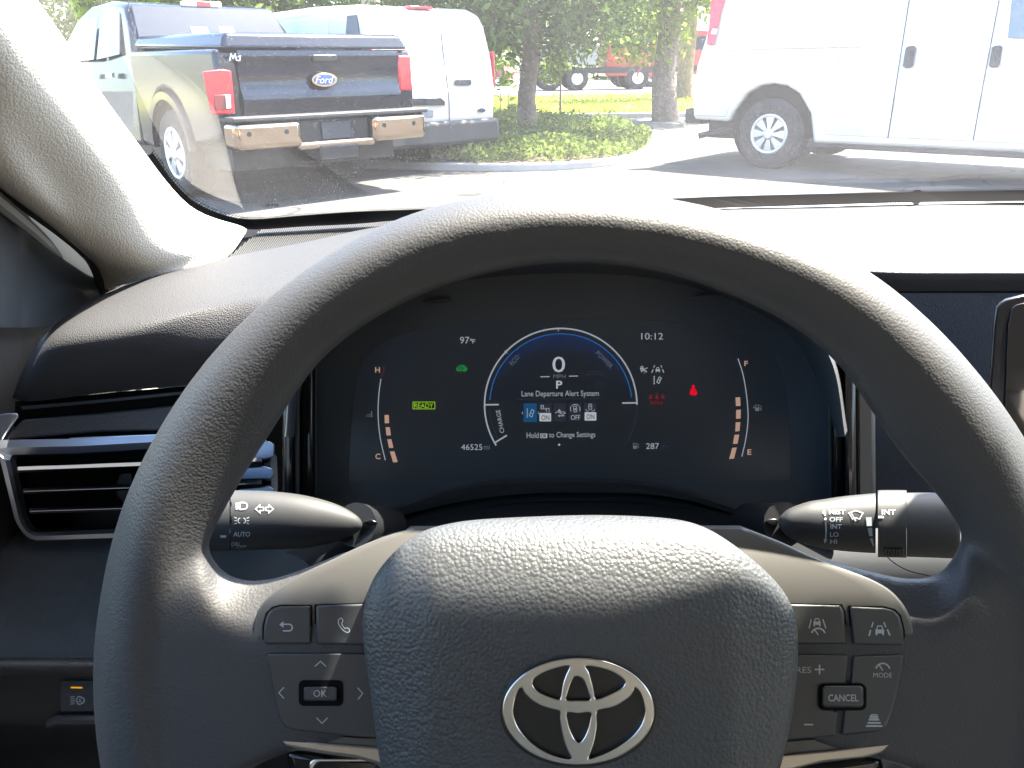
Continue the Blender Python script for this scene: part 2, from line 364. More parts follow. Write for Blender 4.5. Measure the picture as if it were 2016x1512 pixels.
# island
isl = [gp(*q) for q in ((600, 262), (800, 262), (960, 240), (1065, 244), (1140, 252), (1215, 266), (1262, 278), (1281, 291), (1272, 305), (1225, 322), (1140, 333), (1010, 338), (860, 336), (700, 330), (560, 320))]
isl = [tuple(q[:2]) for q in spline(isl, 4, True)]
kerb('island_kerb', isl, -.01, .09, KERBM)
cen = np.mean(isl, 0); isl2 = [tuple(cen+(np.array(q)-cen)*.975) for q in isl]
MULCH = mat('mulch', (.09, .06, .04), .95, bump=[('noise', 40, .03)], var=.4, vscale=20)
mb = MB(); mb.add([(q[0], q[1], .094) for q in isl2], [tuple(range(len(isl2)))]); o = mb.build('mulch', MULCH, smooth=False); o['kind'] = 'structure'
def inpoly(x, y, poly):
    r = False; n = len(poly); j = n-1
    for i in range(n):
        if (poly[i][1] > y) != (poly[j][1] > y) and x < (poly[j][0]-poly[i][0])*(y-poly[i][1])/(poly[j][1]-poly[i][1])+poly[i][0]: r = not r
        j = i
    return r
isl3 = [tuple(cen+(np.array(q)-cen)*1.0) for q in isl]
xs = [q[0] for q in isl3]; ys = [q[1] for q in isl3]; pts = []; rs = np.random.RandomState(4)
while len(pts) < 30000:
    x = min(xs)+rs.rand()*(max(xs)-min(xs)); y = min(ys)+rs.rand()*(max(ys)-min(ys))
    if x > -4.5 and inpoly(x, y, isl3): pts.append((x, y, .1+.17*rs.rand()*(.6+.6*math.sin(x*3)*math.sin(y*2.6)+.4)))
v, f = leaves(len(pts), np.array(pts), .04, rs); o = fastmesh('ground_cover', v, f, COVER); tag(o, kind='stuff')
# grass tufts
rs = np.random.RandomState(14); n = 26000; x = -9+rs.rand(n)*22; y = ly0+.15+rs.rand(n)**1.3*(ly1-ly0-.3)
p = np.stack([x, y, .1+.05*rs.rand(n)], 1); v, f = leaves(n, p, .045, rs); o = fastmesh('lawn_grass', v, f, leafmat('grass_blades', (.22, .25, .03), .5)); tag(o, kind='stuff')
# utility pole
pu = PD(731, 24, 17); mb = MB(); mb.add(*tube([(pu[0], 17, -.2), (pu[0], 17, 3), (pu[0], 17, 8.5)], [.19, .18, .13], 14))
o = mb.build('utility_pole', mat('pole_wood', (.34, .28, .2), .85, bump=[('noise', 12, .02)], var=.2, vscale=6)); tag(o, 'pale wooden utility pole rising behind the small white van', 'utility pole')

# ------------------------------------------------------------------ vehicles
PAINTW = mat('white_paint', (.68, .64, .585), .28, coat=.6, var=.03, vscale=2)
NAVY = mat('navy_paint', (.006, .009, .018), .16)
GLASSD = mat('vehicle_glass', (.02, .028, .045), .12, spec=.25)
GLASSL = mat('side_glass', (.10, .14, .17), .08, spec=.9)
TYRE = mat('tyre_rubber', (.022, .022, .022), .85, bump=[('noise', 40, .01)])
RIMG = mat('wheel_alloy', (.62, .63, .64), .35, metal=.7)
REDL = mat('red_lens', (.55, .015, .03), .2, coat=.5)
REDLT = mat('pink_lens', (.62, .2, .2), .2, coat=.5)
CLEARL = mat('clear_lens', (.7, .7, .72), .15, coat=.5)
SEAM = mat('panel_gap', (.05, .05, .055), .8)
TRIMB = mat('black_trim', (.03, .031, .033), .6, bump=[('noise', 300, .0005)])
REDP = mat('red_paint', (.24, .015, .02), .3, coat=.5)
CHROMEV = mat('bumper_chrome', (.34, .27, .21), .09, metal=1)  # chrome tinted tan in place of a tan building's reflection
BEIGEP = mat('trailer_grey', (.2, .21, .22), .5, metal=.4)
def body(prof, hw, name, m, parent, bevel=.05, seg=4):
    """side profile (length, height) swept across the width hw(z) in the vehicle's frame: x across, y forward"""
    n = len(prof); a = [(-hw(l, z), l, z) for l, z in prof]; b = [(hw(l, z), l, z) for l, z in prof]
    mb = MB(); v, f = prism(a, b); mb.add(v, f[:2]); stn = 5
    loops = [[tuple((1-t)*np.array(p)+t*np.array(q)) for p, q in zip(a, b)] for t in [k/stn for k in range(stn+1)]]
    mb = MB(); vs = [p for lp in loops for p in lp]
    fs = [tuple(range(n)), tuple(range(stn*n+n-1, stn*n-1, -1))]
    for s in range(stn): fs += [(s*n+i, (s+1)*n+i, (s+1)*n+(i+1) % n, s*n+(i+1) % n) for i in range(n)]
    mb.add(vs, fs); return mb.build(name, m, parent, bevel=bevel, seg=seg, local=True, angle=40)
def wheel(parent, x, y, r, w, side, rimr=.6, name='wheel', spokes=8, rimm=None):
    fr = ((x, y, r), (0, 1, 0), (0, 0, 1), (side, 0, 0)); mb = MB()
    mb.add(*lathe([(r*rimr, 0), (r*rimr, .0), (r*.80, .012), (r*.93, .0), (r, -.03), (r, -w+.03), (r*.93, -w), (r*rimr, -w)], fr, 40)); ty = mb.build(name, TYRE, parent, local=True)
    mb = MB(); R = r*rimr
    mb.add(*lathe([(R*1.02, .004), (R*.9, .0), (R*.88, -.05), (.001, -.06)], fr, 36))
    hb = mb.build('rim', mat('rim_dark', (.12, .12, .125), .5, metal=.6) if 0 else BEIGEP, ty, local=True)
    mb = MB(); mb.add(*lathe([(R*.30, -.04), (R*.29, .015), (R*.2, .03), (.001, .032)], fr, 20)); mb.build('hub_cap', rimm or RIMG, ty, local=True)
    mb = MB()
    for k in range(spokes):
        a = 2*math.pi*k/spokes; da = .26*8/spokes; o = np.array([x, y, r])
        def q(rr, t, h): return o+np.array([side*h, rr*math.cos(t), rr*math.sin(t)])
        lp = [(R*.24, a-da*1.3), (R*.24, a+da*1.3), (R*.9, a+da), (R*.9, a-da)]
        mb.add(*prism([q(*c, .004 if i > 1 else .012) for i, c in enumerate(lp)], [q(*c, -.04) for c in lp]))
    mb.add(*lathe([(R*.84, -.03), (R*.86, .006), (R*.98, .012), (R*1.03, .0)], fr, 36))
    mb.build('spoke', rimm or RIMG, ty, local=True, bevel=.006); return ty
def frame(root):
    rz = root.rotation_euler[2]; o = np.array(root.location); c, s = math.cos(rz), math.sin(rz)
    X = np.array([c, s, 0]); Y = np.array([-s, c, 0])
    return o, X, Y
def surf_rear(root, y=0):
    """map a picture point on to the rear plane y (local), raised h backwards; returns local coordinates"""
    o, X, Y = frame(root); p0 = o+Y*y
    def S(px, py, h=0):
        p = PP(px, py, p0-Y*h, Y); d = p-o; return np.array([d@X, d@Y, d[2]])
    return S
def surf_side(root, x, sgn=-1, tumble=None):
    o, X, Y = frame(root)
    def S(px, py, h=0):
        xx = x
        for _ in range(4):
            p = PP(px, py, o+X*(xx+sgn*h), X); d = p-o
            if tumble: xx = sgn*tumble(d@Y, d[2])
            else: break
        return np.array([xx+sgn*h, d@Y, d[2]])
    return S

# --- large white van at right: its right flank... the flank towards us is its right-hand side
PH = rad(-90-30+0)    # local +y (forward) points right and towards the viewer
rw = PZ(1505, 333, 0)
fwd = np.array([math.cos(rad(-41)), math.sin(rad(-41)), 0]); rz = math.atan2(-fwd[0], fwd[1])
# local x axis = (cos rz, sin rz): must point away from us for the right flank at local -x
X_ = np.array([math.cos(rz), math.sin(rz), 0])
sg = -1 if X_[1] > 0 else 1      # which local side faces the viewer
HWV = 1.0
root = rw-fwd*1.15 - X_*sg*HWV
van = thing('cargo_van', 'large white panel van seen from the side at the right of the lot', 'van', (root[0], root[1], 0), rz, group='white vans in the car park')
def hwv(l, z): return HWV-max(0, z-1.0)*.16-(.03 if z < .5 else 0)
prof = [(0.19, .52), (.15, .75), (.17, 1.1), (.27, 1.6), (.39, 1.95), (.6, 2.06), (1.5, 2.1), (3.7, 2.1), (4.15, 1.95), (4.75, 1.35), (5.4, 1.12), (5.62, .9), (5.65, .45), (4.9, .33), (4.86, .33), (4.8, .60), (4.62, .78), (4.42, .82), (4.22, .78), (4.02, .60), (3.95, .32), (1.66, .31), (1.60, .62), (1.45, .82), (1.30, .90), (1.15, .92), (1.0, .90), (.85, .82), (.70, .62), (.65, .50)]
body(prof, hwv, 'body', PAINTW, van, bevel=.06)
Sv = surf_side(van, sg*HWV, sg, hwv)
for (x0, x1) in ((1790, 1748), (1967, 1916)):
    y0 = -60; dx = (x1-x0)/270; pts = [(x0-dx*60, -60), (x0+dx*60, 60), (x0+dx*150, 150), (x0+dx*210, 212), (x1, 272 if x1 < 1800 else 276)]
    s = Sym(Sv, .017); s.st(pts, 2.4); s.build('door_gap', SEAM, van, local=True)
s = Sym(Sv, .004); s.st([(1668, -20), (1655, 90), (1640, 190)], 1.2); s.build('panel_seam', PRINTG, van, local=True)
for hx, hy in ((1791, 112), (1961, 111)):
    hd = plate(Sv, [(hx-11+(y_)*-.17+a, hy+y_) for a, y_ in ((5, -21), (16, -22), (21, -18), (21, 17), (16, 22), (5, 22), (0, 18), (0, -18))], 0, .03, 'door_handle', TRIMB, van, local=True, bevel=.008)
    plate(Sv, [(hx-6+a-.17*b, hy+b) for a, b in ((4, -14), (12, -14), (12, 3), (4, 3))], .03, .045, 'grip', BLACKP, hd, local=True, bevel=.004)
plate(Sv, [(1985, 66), (1984, 74), (1992, 75), (2060, 78), (2110, 78), (2110, -60), (1998, -60)], 0, .008, 'window', GLASSL, van, local=True, bevel=.003)
plate(Sv, [(1419, 28), (1432, -15), (1425, -60), (1405, -60), (1398, 30), (1391, 88), (1406, 88)], -.03, .02, 'tail_lamp', REDL, van, local=True, bevel=.006)
plate(Sv, [(1403, 56), (1413, 57), (1410, 68), (1399, 67)], .018, .03, 'reverse_lens', CLEARL, van, local=True, bevel=.004)
def sideplate(root, hw, sgn, poly, off, name, m, th=.012, bev=.003):
    f_ = [(sgn*(hw(l, z)+off), l, z) for l, z in poly]; b_ = [(sgn*(hw(l, z)+off-th), l, z) for l, z in poly]
    mb = MB(); mb.add(*prism(f_, b_)); return mb.build(name, m, root, local=True, bevel=bev)
sideplate(van, hwv, sg, [(1.78, .40), (5.0, .40), (5.0, .84), (1.66, .84), (1.70, .7)], .014, 'lower_pressing', PAINTW, .02, .01)
sideplate(van, hwv, sg, [(.2, .56), (.62, .56), (.70, .84), (.2, .84)], .014, 'lower_pressing', PAINTW, .02, .01)
sideplate(van, hwv, sg, [(.5, 1.28), (2.1, 1.28), (2.1, 1.80), (.62, 1.80)], .008, 'blank_window_panel', PAINTW, .014, .006)
for hz in (.95, 1.62): sideplate(van, hwv, sg, [(3.22, hz), (3.26, hz), (3.26, hz+.07), (3.22, hz+.07)], .012, 'hinge', PAINTW, .016)
# dark glass rear quarter and bumper
mb = MB(); mb.add(*box((-HWV*.93, .03, .46), (HWV*.93, .27, .64))); mb.build('bumper', TRIMB, van, local=True, bevel=.03)
mb = MB(); yb = hwv(0, .4); mb.add(*box((sg*.90-.03, .75, .26), (sg*.90+.03, 4.0, .36))); mb.build('sill', TRIMB, van, local=True, bevel=.015)
mb = MB(); mb.add(*box((-.8, .3, .3), (.8, 5.2, .5))); mb.build('chassis', BLACKP, van, local=True)
for y_, nm in ((1.15, 0), (4.42, 0)):
    for s_ in (-1, 1): wheel(van, s_*.985, y_, .385, .24, s_, rimr=.56)
mb = MB(); mb.add(*lathe([(.02, 0), (.47, 0), (.47, -.3), (.02, -.3)], ((sg*.93, 1.15, .46), (0, 1, 0), (0, 0, 1), (sg, 0, 0)), 30)); mb.build('wheel_well', HOLE, van, local=True)
mb = MB(); mb.add(*tube([(sg*.7, .9, .44), (sg*.88, .55, .40), (sg*1.0, .28, .33)], .035, 10)); mb.build('exhaust_pipe', mat('rusty_pipe', (.06, .05, .045), .7, metal=.5), van, local=True)

# --- navy pickup and small white van, parked at an angle side by side
PHI = rad(42)
def corner(px, py, dist):  p = PD(px, py, dist); return p
cl = PD(436, 240, 7.0); Xp = np.array([math.cos(PHI), math.sin(PHI), 0]); Yp = np.array([-math.sin(PHI), math.cos(PHI), 0]); HWP = .99
rt = np.array([cl[0], cl[1], 0])+Xp*HWP
pk = thing('pickup_truck', 'dark navy pickup truck with a hard bed cover and chrome rear bumper', 'pickup truck', (rt[0], rt[1], 0), PHI)
def hwp(l, z): return HWP-max(0, z-1.12)*.05
def hwc(l, z): return HWP-.01-max(0, z-1.15)*.30
bedp = [(0, .62), (-.02, .95), (.0, 1.30), (2.02, 1.32), (2.02, .45), (1.72, .42), (1.66, .66), (1.52, .86), (1.35, .96), (1.18, .99), (1.0, .96), (.84, .86), (.72, .66), (.66, .50), (.3, .55)]
body(bedp, hwp, 'bed', NAVY, pk, bevel=.04)
cabp = [(2.06, .42), (2.06, 1.25), (2.20, 1.55), (2.42, 1.78), (2.9, 1.83), (3.6, 1.81), (4.05, 1.70), (4.65, 1.32), (5.6, 1.22), (5.8, 1.05), (5.85, .5), (5.5, .42), (5.42, .7), (5.1, .95), (4.8, .95), (4.5, .7), (4.4, .42)]
body(cabp, hwc, 'cab', NAVY, pk, bevel=.05)
mb = MB(); v, f = prism([(-.93, -.06, 1.30), (.93, -.06, 1.30), (.93, 2.0, 1.36), (-.93, 2.0, 1.36)], [(-.86, .0, 1.43), (.86, .0, 1.43), (.87, 2.0, 1.46), (-.87, 2.0, 1.46)])
mb.add(v, f); lid = mb.build('bed_cover', NAVY, pk, local=True, bevel=.035, seg=4)
Sr = surf_rear(pk, -.03)
# tailgate with its panel shapes
tg = MB(); rows = []
for z, yy in ((.62, -.02), (.70, -.04), (.80, -.035), (.86, -.06), (.92, -.065), (1.0, -.035), (1.10, -.03), (1.18, -.04), (1.24, -.06), (1.29, -.05)):
    rows.append([np.array([x, yy-.02*(1-(x/.8)**2), z]) for x in (-.80, -.5, -.2, .2, .5, .80)])
tg.add(*grid(rows, 3, 3)); tgo = tg.build('tailgate', NAVY, pk, local=True, angle=60)
mb = MB(); mb.add(*prism([(-.13, -.085, 1.20), (.13, -.085, 1.20), (.12, -.085, 1.255), (-.12, -.085, 1.255)], [(-.13, -.05, 1.20), (.13, -.05, 1.20), (.12, -.05, 1.255), (-.12, -.05, 1.255)])); mb.build('handle', BLACKP, tgo, local=True, bevel=.008)
# oval badge
def oval(S, cx, cy, a, b, n=36): return [(cx+a*math.cos(2*math.pi*i/n), cy-b*math.sin(2*math.pi*i/n)) for i in range(n)]
Sb = surf_rear(pk, -.09)
bd = plate(Sb, oval(0, 639, 157, 25, 14), -.05, .015, 'badge', CHROMEV, pk, local=True, bevel=.003)
plate(Sb, oval(0, 639, 157, 21, 10.5), .013, .018, 'badge_field', mat('badge_blue', (.03, .07, .22), .3), bd, local=True, bevel=.001)
s = Sym(Sb, .0195); s.tx('Ford', 623, 150, 655, 164, shear=.25); s.build('badge_script', PRINT, bd, local=True)
# tail lamps
Sl = surf_rear(pk, -.02)
tl = plate(Sl, [(398, 141), (436, 136), (455, 139), (463, 224), (416, 226), (408, 190)], -.12, .035, 'tail_lamp', REDL, pk, local=True, bevel=.01)
plate(Sl, [(422, 187), (455, 186), (458, 215), (424, 217)], .034, .042, 'lens', mat('smoked_lens', (.16, .03, .035), .2), tl, local=True, bevel=.003)
plate(Sl, [(444, 188), (453, 188), (455, 213), (446, 214)], .042, .048, 'reverse_lens', CLEARL, tl, local=True, bevel=.002)
tr_ = MB(); tr_.add(*box((.80, -.05, .93), (.955, .12, 1.25))); tr_.build('tail_lamp', REDL, pk, local=True, bevel=.02)
# badge on lid corner
Sd = surf_rear(pk, -.06); s = Sym(Sd, .012); s.st([(452,120),(455,107),(459,114),(463,107),(466,119)],3).st([(468,112),(473,110),(472,119),(467,119)],2.5); s.build('lid_badge', PRINT, lid, local=True)
# bumper with plate recess
for x0, x1 in ((-.98, -.36), (.36, .98)):
    mb = MB(); v, f = box((x0, -.22, .50), (x1, .05, .74)); mb.add(v, f); bq_ = mb.build('bumper', CHROMEV, pk, local=True, bevel=.055, seg=6)
    for xx in (x0+.12, x1-.16):
        m4 = MB(); m4.add(*lathe([(.001, .004), (.02, .003), (.022, -.004)], ((xx, -.22, .64), (1, 0, 0), (0, 0, 1), (0, -1, 0)), 14)); m4.build('parking_sensor', BLACKP, bq_, local=True)
mb = MB(); mb.add(*box((-.99, -.235, .735), (.99, .04, .775))); mb.build('bumper_step', TRIMB, pk, local=True, bevel=.012)
mb = MB(); mb.add(*box((-.40, -.19, .47), (.40, .0, .545))); mb.build('bumper_centre', CHROMEV, pk, local=True, bevel=.03, seg=4)
mb = MB(); mb.add(*box((-.36, -.15, .50), (.36, .03, .735))); mb.build('plate_recess', BLACKP, pk, local=True, bevel=.02)
mb = MB(); mb.add(*box((-.15, -.17, .55), (.15, -.152, .70))); mb.build('licence_plate', mat('plate_dark', (.035, .042, .05), .5), pk, local=True, bevel=.004)
mb = MB(); mb.add(*box((-.85, .2, .30), (.85, 5.3, .55))); mb.build('chassis', BLACKP, pk, local=True)
mb = MB(); mb.add(*box((-.2, -.2, .36), (.2, .3, .5))); mb.build('tow_hitch', BLACKP, pk, local=True, bevel=.02)
for y_ in (1.19, 4.95):
    for s_ in (-1, 1): wheel(pk, s_*.985, y_, .40, .27, s_, rimr=.60, spokes=6)
for s_ in (-1, 1):       # wheel-arch flares
    mb = MB(); mb.add(*lathe([(.43, -.02), (.43, .035), (.50, .035), (.51, -.02)], ((s_*.985, 1.19, .46), (0, 1, 0), (0, 0, 1), (s_, 0, 0)), 24, 0, math.pi)); mb.build('wheel_arch', NAVY, pk, local=True)
def sideplate(root, hw, sgn, poly, off, name, m, th=.012):
    f_ = [(sgn*(hw(l, z)+off), l, z) for l, z in poly]; b_ = [(sgn*(hw(l, z)+off-th), l, z) for l, z in poly]
    mb = MB(); mb.add(*prism(f_, b_)); return mb.build(name, m, root, local=True, bevel=.003)
for s_ in (-1, 1):
    sideplate(pk, hwc, s_, [(2.42, 1.30), (3.16, 1.26), (3.16, 1.70), (2.56, 1.70)], .003, 'window', GLASSL)
    sideplate(pk, hwc, s_, [(3.26, 1.26), (4.35, 1.24), (3.92, 1.62), (3.80, 1.69), (3.26, 1.70)], .003, 'window', GLASSL)
    for l in (2.34, 3.21): sideplate(pk, hwc, s_, [(l, .5), (l+.012, .5), (l+.012, 1.85), (l, 1.85)], .002, 'door_gap', SEAM, .006)
    for l in (2.55, 3.4): sideplate(pk, hwc, s_, [(l, 1.08), (l+.2, 1.08), (l+.2, 1.13), (l, 1.13)], .03, 'door_handle', CHROME, .03)
# back glass on the sloping cab rear
bg_ = MB()
def cabback(x, t, off=0): y = 2.075+(2.40-2.075)*t; z = 1.28+(1.77-1.28)*t; return np.array([x, y-off, z+off*.5])
def bq(x0, x1, t0, t1, off, off2=-.02, k=.10): return prism([cabback(x0, t0, off), cabback(x1, t0, off), cabback(x1*(1-k*(t1-t0)), t1, off), cabback(x0*(1-k*(t1-t0)), t1, off)], [cabback(x0, t0, off2), cabback(x1, t0, off2), cabback(x1*(1-k*(t1-t0)), t1, off2), cabback(x0*(1-k*(t1-t0)), t1, off2)])
bg_.add(*bq(-.84, .84, .08, .93, .05, -.01)); bg_.build('rear_window', GLASSD, pk, local=True, bevel=.01)
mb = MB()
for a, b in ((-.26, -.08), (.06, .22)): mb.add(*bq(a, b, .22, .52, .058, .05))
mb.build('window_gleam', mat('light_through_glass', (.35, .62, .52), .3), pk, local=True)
hl = MB(); hl.add(*box((-.20, 2.36, 1.765), (.20, 2.50, 1.825))); hb = hl.build('brake_lamp', CLEARL, pk, local=True, bevel=.012)
hl = MB(); hl.add(*box((-.075, 2.352, 1.772), (.075, 2.40, 1.82))); hl.build('lens', REDL, hb, local=True, bevel=.004)

# --- small white van
cr = PD(975, 200, 10.15); HT = .90; rt = np.array([cr[0], cr[1], 0])-Xp*HT
tv = thing('delivery_van', 'small white delivery van with windowless twin rear doors beside the pickup', 'van', (rt[0], rt[1], 0), PHI, group='white vans in the car park')
def hwt(l, z): return HT-.004-max(0, z-1.0)**1.6*.17
prof = [(.0, .52), (-.03, .9), (.0, 1.2), (.06, 1.56), (.13, 1.69), (.3, 1.76), (1.2, 1.79), (2.6, 1.78), (3.2, 1.68), (3.9, 1.2), (4.5, 1.02), (4.6, .8), (4.6, .35), (4.2, .3), (4.1, .6), (3.85, .7), (3.6, .6), (3.5, .28), (1.2, .28), (1.1, .6), (.85, .7), (.6, .6), (.5, .36)]
body(prof, hwt, 'body', PAINTW, tv, bevel=.07, seg=5)
St = surf_rear(tv, -.035)
def rear_t(px, py, h=0):
    o, X, Y = frame(tv); yy = 0
    for _ in range(4):
        p = PP(px, py, o+Y*(yy-h), Y); d = p-o; z = d[2]; yy = np.interp(z, [.5, .9, 1.2, 1.56, 1.69, 1.8], [0, -.03, 0, .06, .13, .3])
    return np.array([d@X, yy-h-.002, z])
s = Sym(rear_t, .006); s.st([(862, 30), (868, 60), (873, 110), (880, 160), (884, 200), (886, 262)], 1.6); s.build('door_gap', SEAM, tv, local=True)
plate(rear_t, rrect(895, 157, 928, 168, 4), 0, .03, 'door_handle', TRIMB, tv, local=True, bevel=.006)
plate(rear_t, [(804, 194), (868, 193), (876, 200), (876, 207), (804, 208)], 0, .03, 'licence_lamp_bar', TRIMB, tv, local=True, bevel=.006)
plate(rear_t, rrect(812, 217, 853, 231, 2), 0, .012, 'licence_plate', mat('plate_grey', (.22, .23, .25), .5), tv, local=True, bevel=.002)
bo = plate(rear_t, oval(0, 948, 217, 8, 4.5), 0, .012, 'badge', CHROME, tv, local=True, bevel=.002)
plate(rear_t, oval(0, 948, 217, 6, 3), .011, .016, 'badge_field', mat('badge_navy', (.03, .05, .12), .3), bo, local=True, bevel=.001)
mb = MB(); mb.add(*box((-.89, -.09, .30), (.89, .1, .56))); mb.build('bumper', TRIMB, tv, local=True, bevel=.04)
mb = MB(); mb.add(*box((.865, -.02, .9), (.893, .1, 1.30))); mb.build('tail_lamp', REDL, tv, local=True, bevel=.015)
mb = MB(); mb.add(*box((-.885, -.06, .9), (-.83, .1, 1.35))); mb.build('tail_lamp', REDL, tv, local=True, bevel=.015)
mb = MB(); mb.add(*box((-.16, .18, 1.74), (.16, .30, 1.768))); mb.build('brake_lamp', REDL, tv, local=True, bevel=.01)
mb = MB(); mb.add(*box((.78, .3, 1.5), (.84, .36, 1.56))); mb.build('hinge', PAINTW, tv, local=True, bevel=.008)
sideplate(tv, hwt, -1, [(.10, 1.30), (.42, 1.30), (.42, 1.66), (.22, 1.66)], .004, 'window', GLASSD)
sideplate(tv, hwt, -1, [(.8, 1.30), (1.9, 1.28), (1.9, 1.66), (.8, 1.68)], .002, 'side_panel', mat('panel_bluish', (.60, .68, .74), .3), .01)
mb = MB(); mb.add(*box((-.8, .2, .26), (.8, 4.3, .5))); mb.build('chassis', BLACKP, tv, local=True)
for y_ in (.85, 3.85):
    for s_ in (-1, 1): wheel(tv, s_*.88, y_, .325, .2, s_)

# --- red trucks on the road beyond the lawn
def lorry(px, py, length, label, wheels, cabx, rev=1, col=REDP, hbody=2.0):
    p = PZ(px, py, 0); t = thing('tipper_truck', label, 'truck', (p[0], p[1], 0), rad(-90+4), group='red trucks on the road')
    mb = MB(); mb.add(*box((-1.2, -.3, .75), (1.2, length, 1.0))); mb.build('chassis', BLACKP, t, local=True)
    mb = MB(); v, f = prism([(-1.2, -.6, 1.15), (1.2, -.6, 1.15), (1.2, cabx-.5, 1.1), (-1.2, cabx-.5, 1.1)], [(-1.25, -.9, hbody), (1.25, -.9, hbody), (1.25, cabx-.3, hbody), (-1.25, cabx-.3, hbody)]); mb.add(v, f); mb.build('tipper_body', BEIGEP if col is not REDP else REDP, t, local=True, bevel=.04)
    body([(cabx, .6), (cabx, 2.6), (cabx+.2, 2.75), (cabx+1.1, 2.7), (cabx+1.5, 1.9), (cabx+2.6, 1.65), (cabx+2.9, 1.3), (cabx+2.95, .55)], lambda l, z: 1.1, 'cab', REDP, t, bevel=.1)
    sideplate(t, lambda l, z: 1.1, 1, [(cabx+.35, 1.75), (cabx+1.3, 1.75), (cabx+1.05, 2.4), (cabx+.35, 2.4)], .004, 'window', GLASSD)
    for y_ in wheels:
        for s_ in (-1, 1): wheel(t, s_*1.18, y_, .52, .3, s_, rimr=.5)
    for s_ in (-1, 1):
        mb = MB(); mb.add(*lathe([(.56, -.3), (.56, .03), (.62, .03), (.64, -.3)], ((s_*1.18, cabx+2.05, .55), (0, 1, 0), (0, 0, 1), (s_, 0, 0)), 20, -.2, math.pi+.2)); mb.build('mudguard', REDP, t, local=True)
    mb = MB(); mb.add(*box((.6, cabx+2.9, .5), (1.08, cabx+3.02, .8))); mb.build('headlight', CLEARL, t, local=True, bevel=.03)
    return t
lorry(1226, 171, 6, 'red tipper truck with its rounded bonnet showing beside the thick tree trunk', (0, 1.25, 3.35+2.05-.0), 3.35-.35)
lorry(1078, 178, 5.2, 'red and grey truck half hidden under the leaves of the shady tree', (0, 1.25, 4.1), 2.6, col=BEIGEP)
# small red car far left of the trunk
pr = PZ(950, 172, 0); rc = thing('parked_car', 'small red car seen past the edge of the small white van', 'car', (pr[0], pr[1]+2, 0), rad(70))
body([(-1.9, .35), (-2.0, .8), (-1.5, .95), (-1.0, 1.38), (.2, 1.42), (1.0, .98), (1.9, .85), (2.1, .4)], lambda l, z: .85-max(0, z-.9)*.4, 'body', REDP, rc, bevel=.08)
sideplate(rc, lambda l, z: .85-max(0, z-.9)*.4, -1, [(-1.2, .98), (.7, .98), (.15, 1.32), (-.9, 1.32)], .004, 'window', GLASSD)
for y_ in (-1.25, 1.25):
    for s_ in (-1, 1): wheel(rc, s_*.84, y_, .32, .2, s_)
# sunlit tan building behind the viewer (mirrored in the pickup's tailgate)
TANW = mat('tan_stucco', (.62, .40, .22), .85, bump=[('noise', 8, .01)], var=.08, vscale=.6)
bb = thing('shop_building', 'low tan stucco building standing behind the parked car', 'building', (0, -14, 0))
mb = MB(); mb.add(*box((-30, -24, 0), (95, -14, 4.2))); mb.build('wall', TANW, bb, smooth=False)
mb = MB(); mb.add(*box((-30.5, -24.5, 4.2), (95.5, -13.5, 4.7))); mb.build('roof', mat('roof_brown', (.12, .09, .07), .8), bb, smooth=False)
for k in range(9):
    mb = MB(); mb.add(*box((-26+k*6, -14.0, 1.0), (-23+k*6, -13.95, 2.5))); fo = mb.build('window', GLASSD, bb, smooth=False)

# ================================================================== OUR OWN CAR
def Zr(z): return EYE[2]+z
CXC = .40                                  # centre line of the car
HEAD = mat('headliner', (.42, .39, .34), .9, bump=[('noise', 900, .0003)])
WPAINT = mat('silver_white_paint', (.70, .71, .73), .22, metal=.25, coat=.8)
carb = thing('car', 'silver-white bonnet and cabin shell of the car the picture is taken in', 'car', (CXC, -.3, 0))
def by(x): return float(np.interp(x, [-.6, -.45, -.31, -.2, 0, .3, .56, .8, 1.1, 1.25, 1.4], [.70, .83, .915, .945, .985, 1.03, 1.05, 1.03, .915, .83, .70]))
def hy(x): return float(np.interp(x, [-.5, -.1, .1, .33, .40, .5, .8, 1.3], [.29, .325, .334, .336, .374, .378, .345, .22]))  # roof edge pushed forward near the centre to shade the right spoke
# bonnet
rows = []
for t in (0, .12, .3, .55, .8, .93, 1.0):
    row = []
    for x in (-.50, -.35, -.1, .15, .4, .65, .9, 1.15, 1.30):
        u = (x-CXC)/.9; y0 = by(x)+.09; y1 = 2.12-.42*u*u; zz = -.197+(-.125)*t**1.35-.05*u*u-.03*t*u*u+(.012*math.cos(u*3) if 0 < t < 1 else 0)
        if t > .9: zz -= .05*(t-.9)/.1
        row.append(np.array([x+(.02*u)*(1-t), y0+(y1-y0)*t, Zr(zz)]))
    rows.append(row)
mb = MB(); mb.add(*grid(rows, 4, 4)); mb.build('bonnet', WPAINT, carb, angle=60)
mb = MB(); rows = []
for k, (dy, z) in enumerate(((.09, -.20), (.05, -.22), (.0, -.22), (-.03, -.19))):
    rows.append([np.array([x, by(x)+dy, Zr(z)]) for x in (-.6, -.31, 0, .3, .56, .8, 1.1, 1.4)])
mb.add(*grid(rows, 4, 3)); mb.build('cowl', TRIMB, carb)
# front wings and nose so that the bonnet is carried by a body
mb = MB()
for s_ in (-1, 1):
    x = CXC+s_*.90; v, f = prism([(x, .8, .3), (x, 2.3, .3), (x, 2.35, .6), (x, 2.1, .72), (x, .8, .86)], [(x-s_*.1, .8, .3), (x-s_*.1, 2.3, .3), (x-s_*.1, 2.35, .6), (x-s_*.1, 2.1, .78), (x-s_*.1, .8, .9)]); mb.add(v, f)
mb.build('wing', WPAINT, carb, bevel=.02)
mb = MB(); mb.add(*box((CXC-.8, 2.25, .3), (CXC+.8, 2.4, .66))); mb.build('front_bumper', WPAINT, carb, bevel=.05)
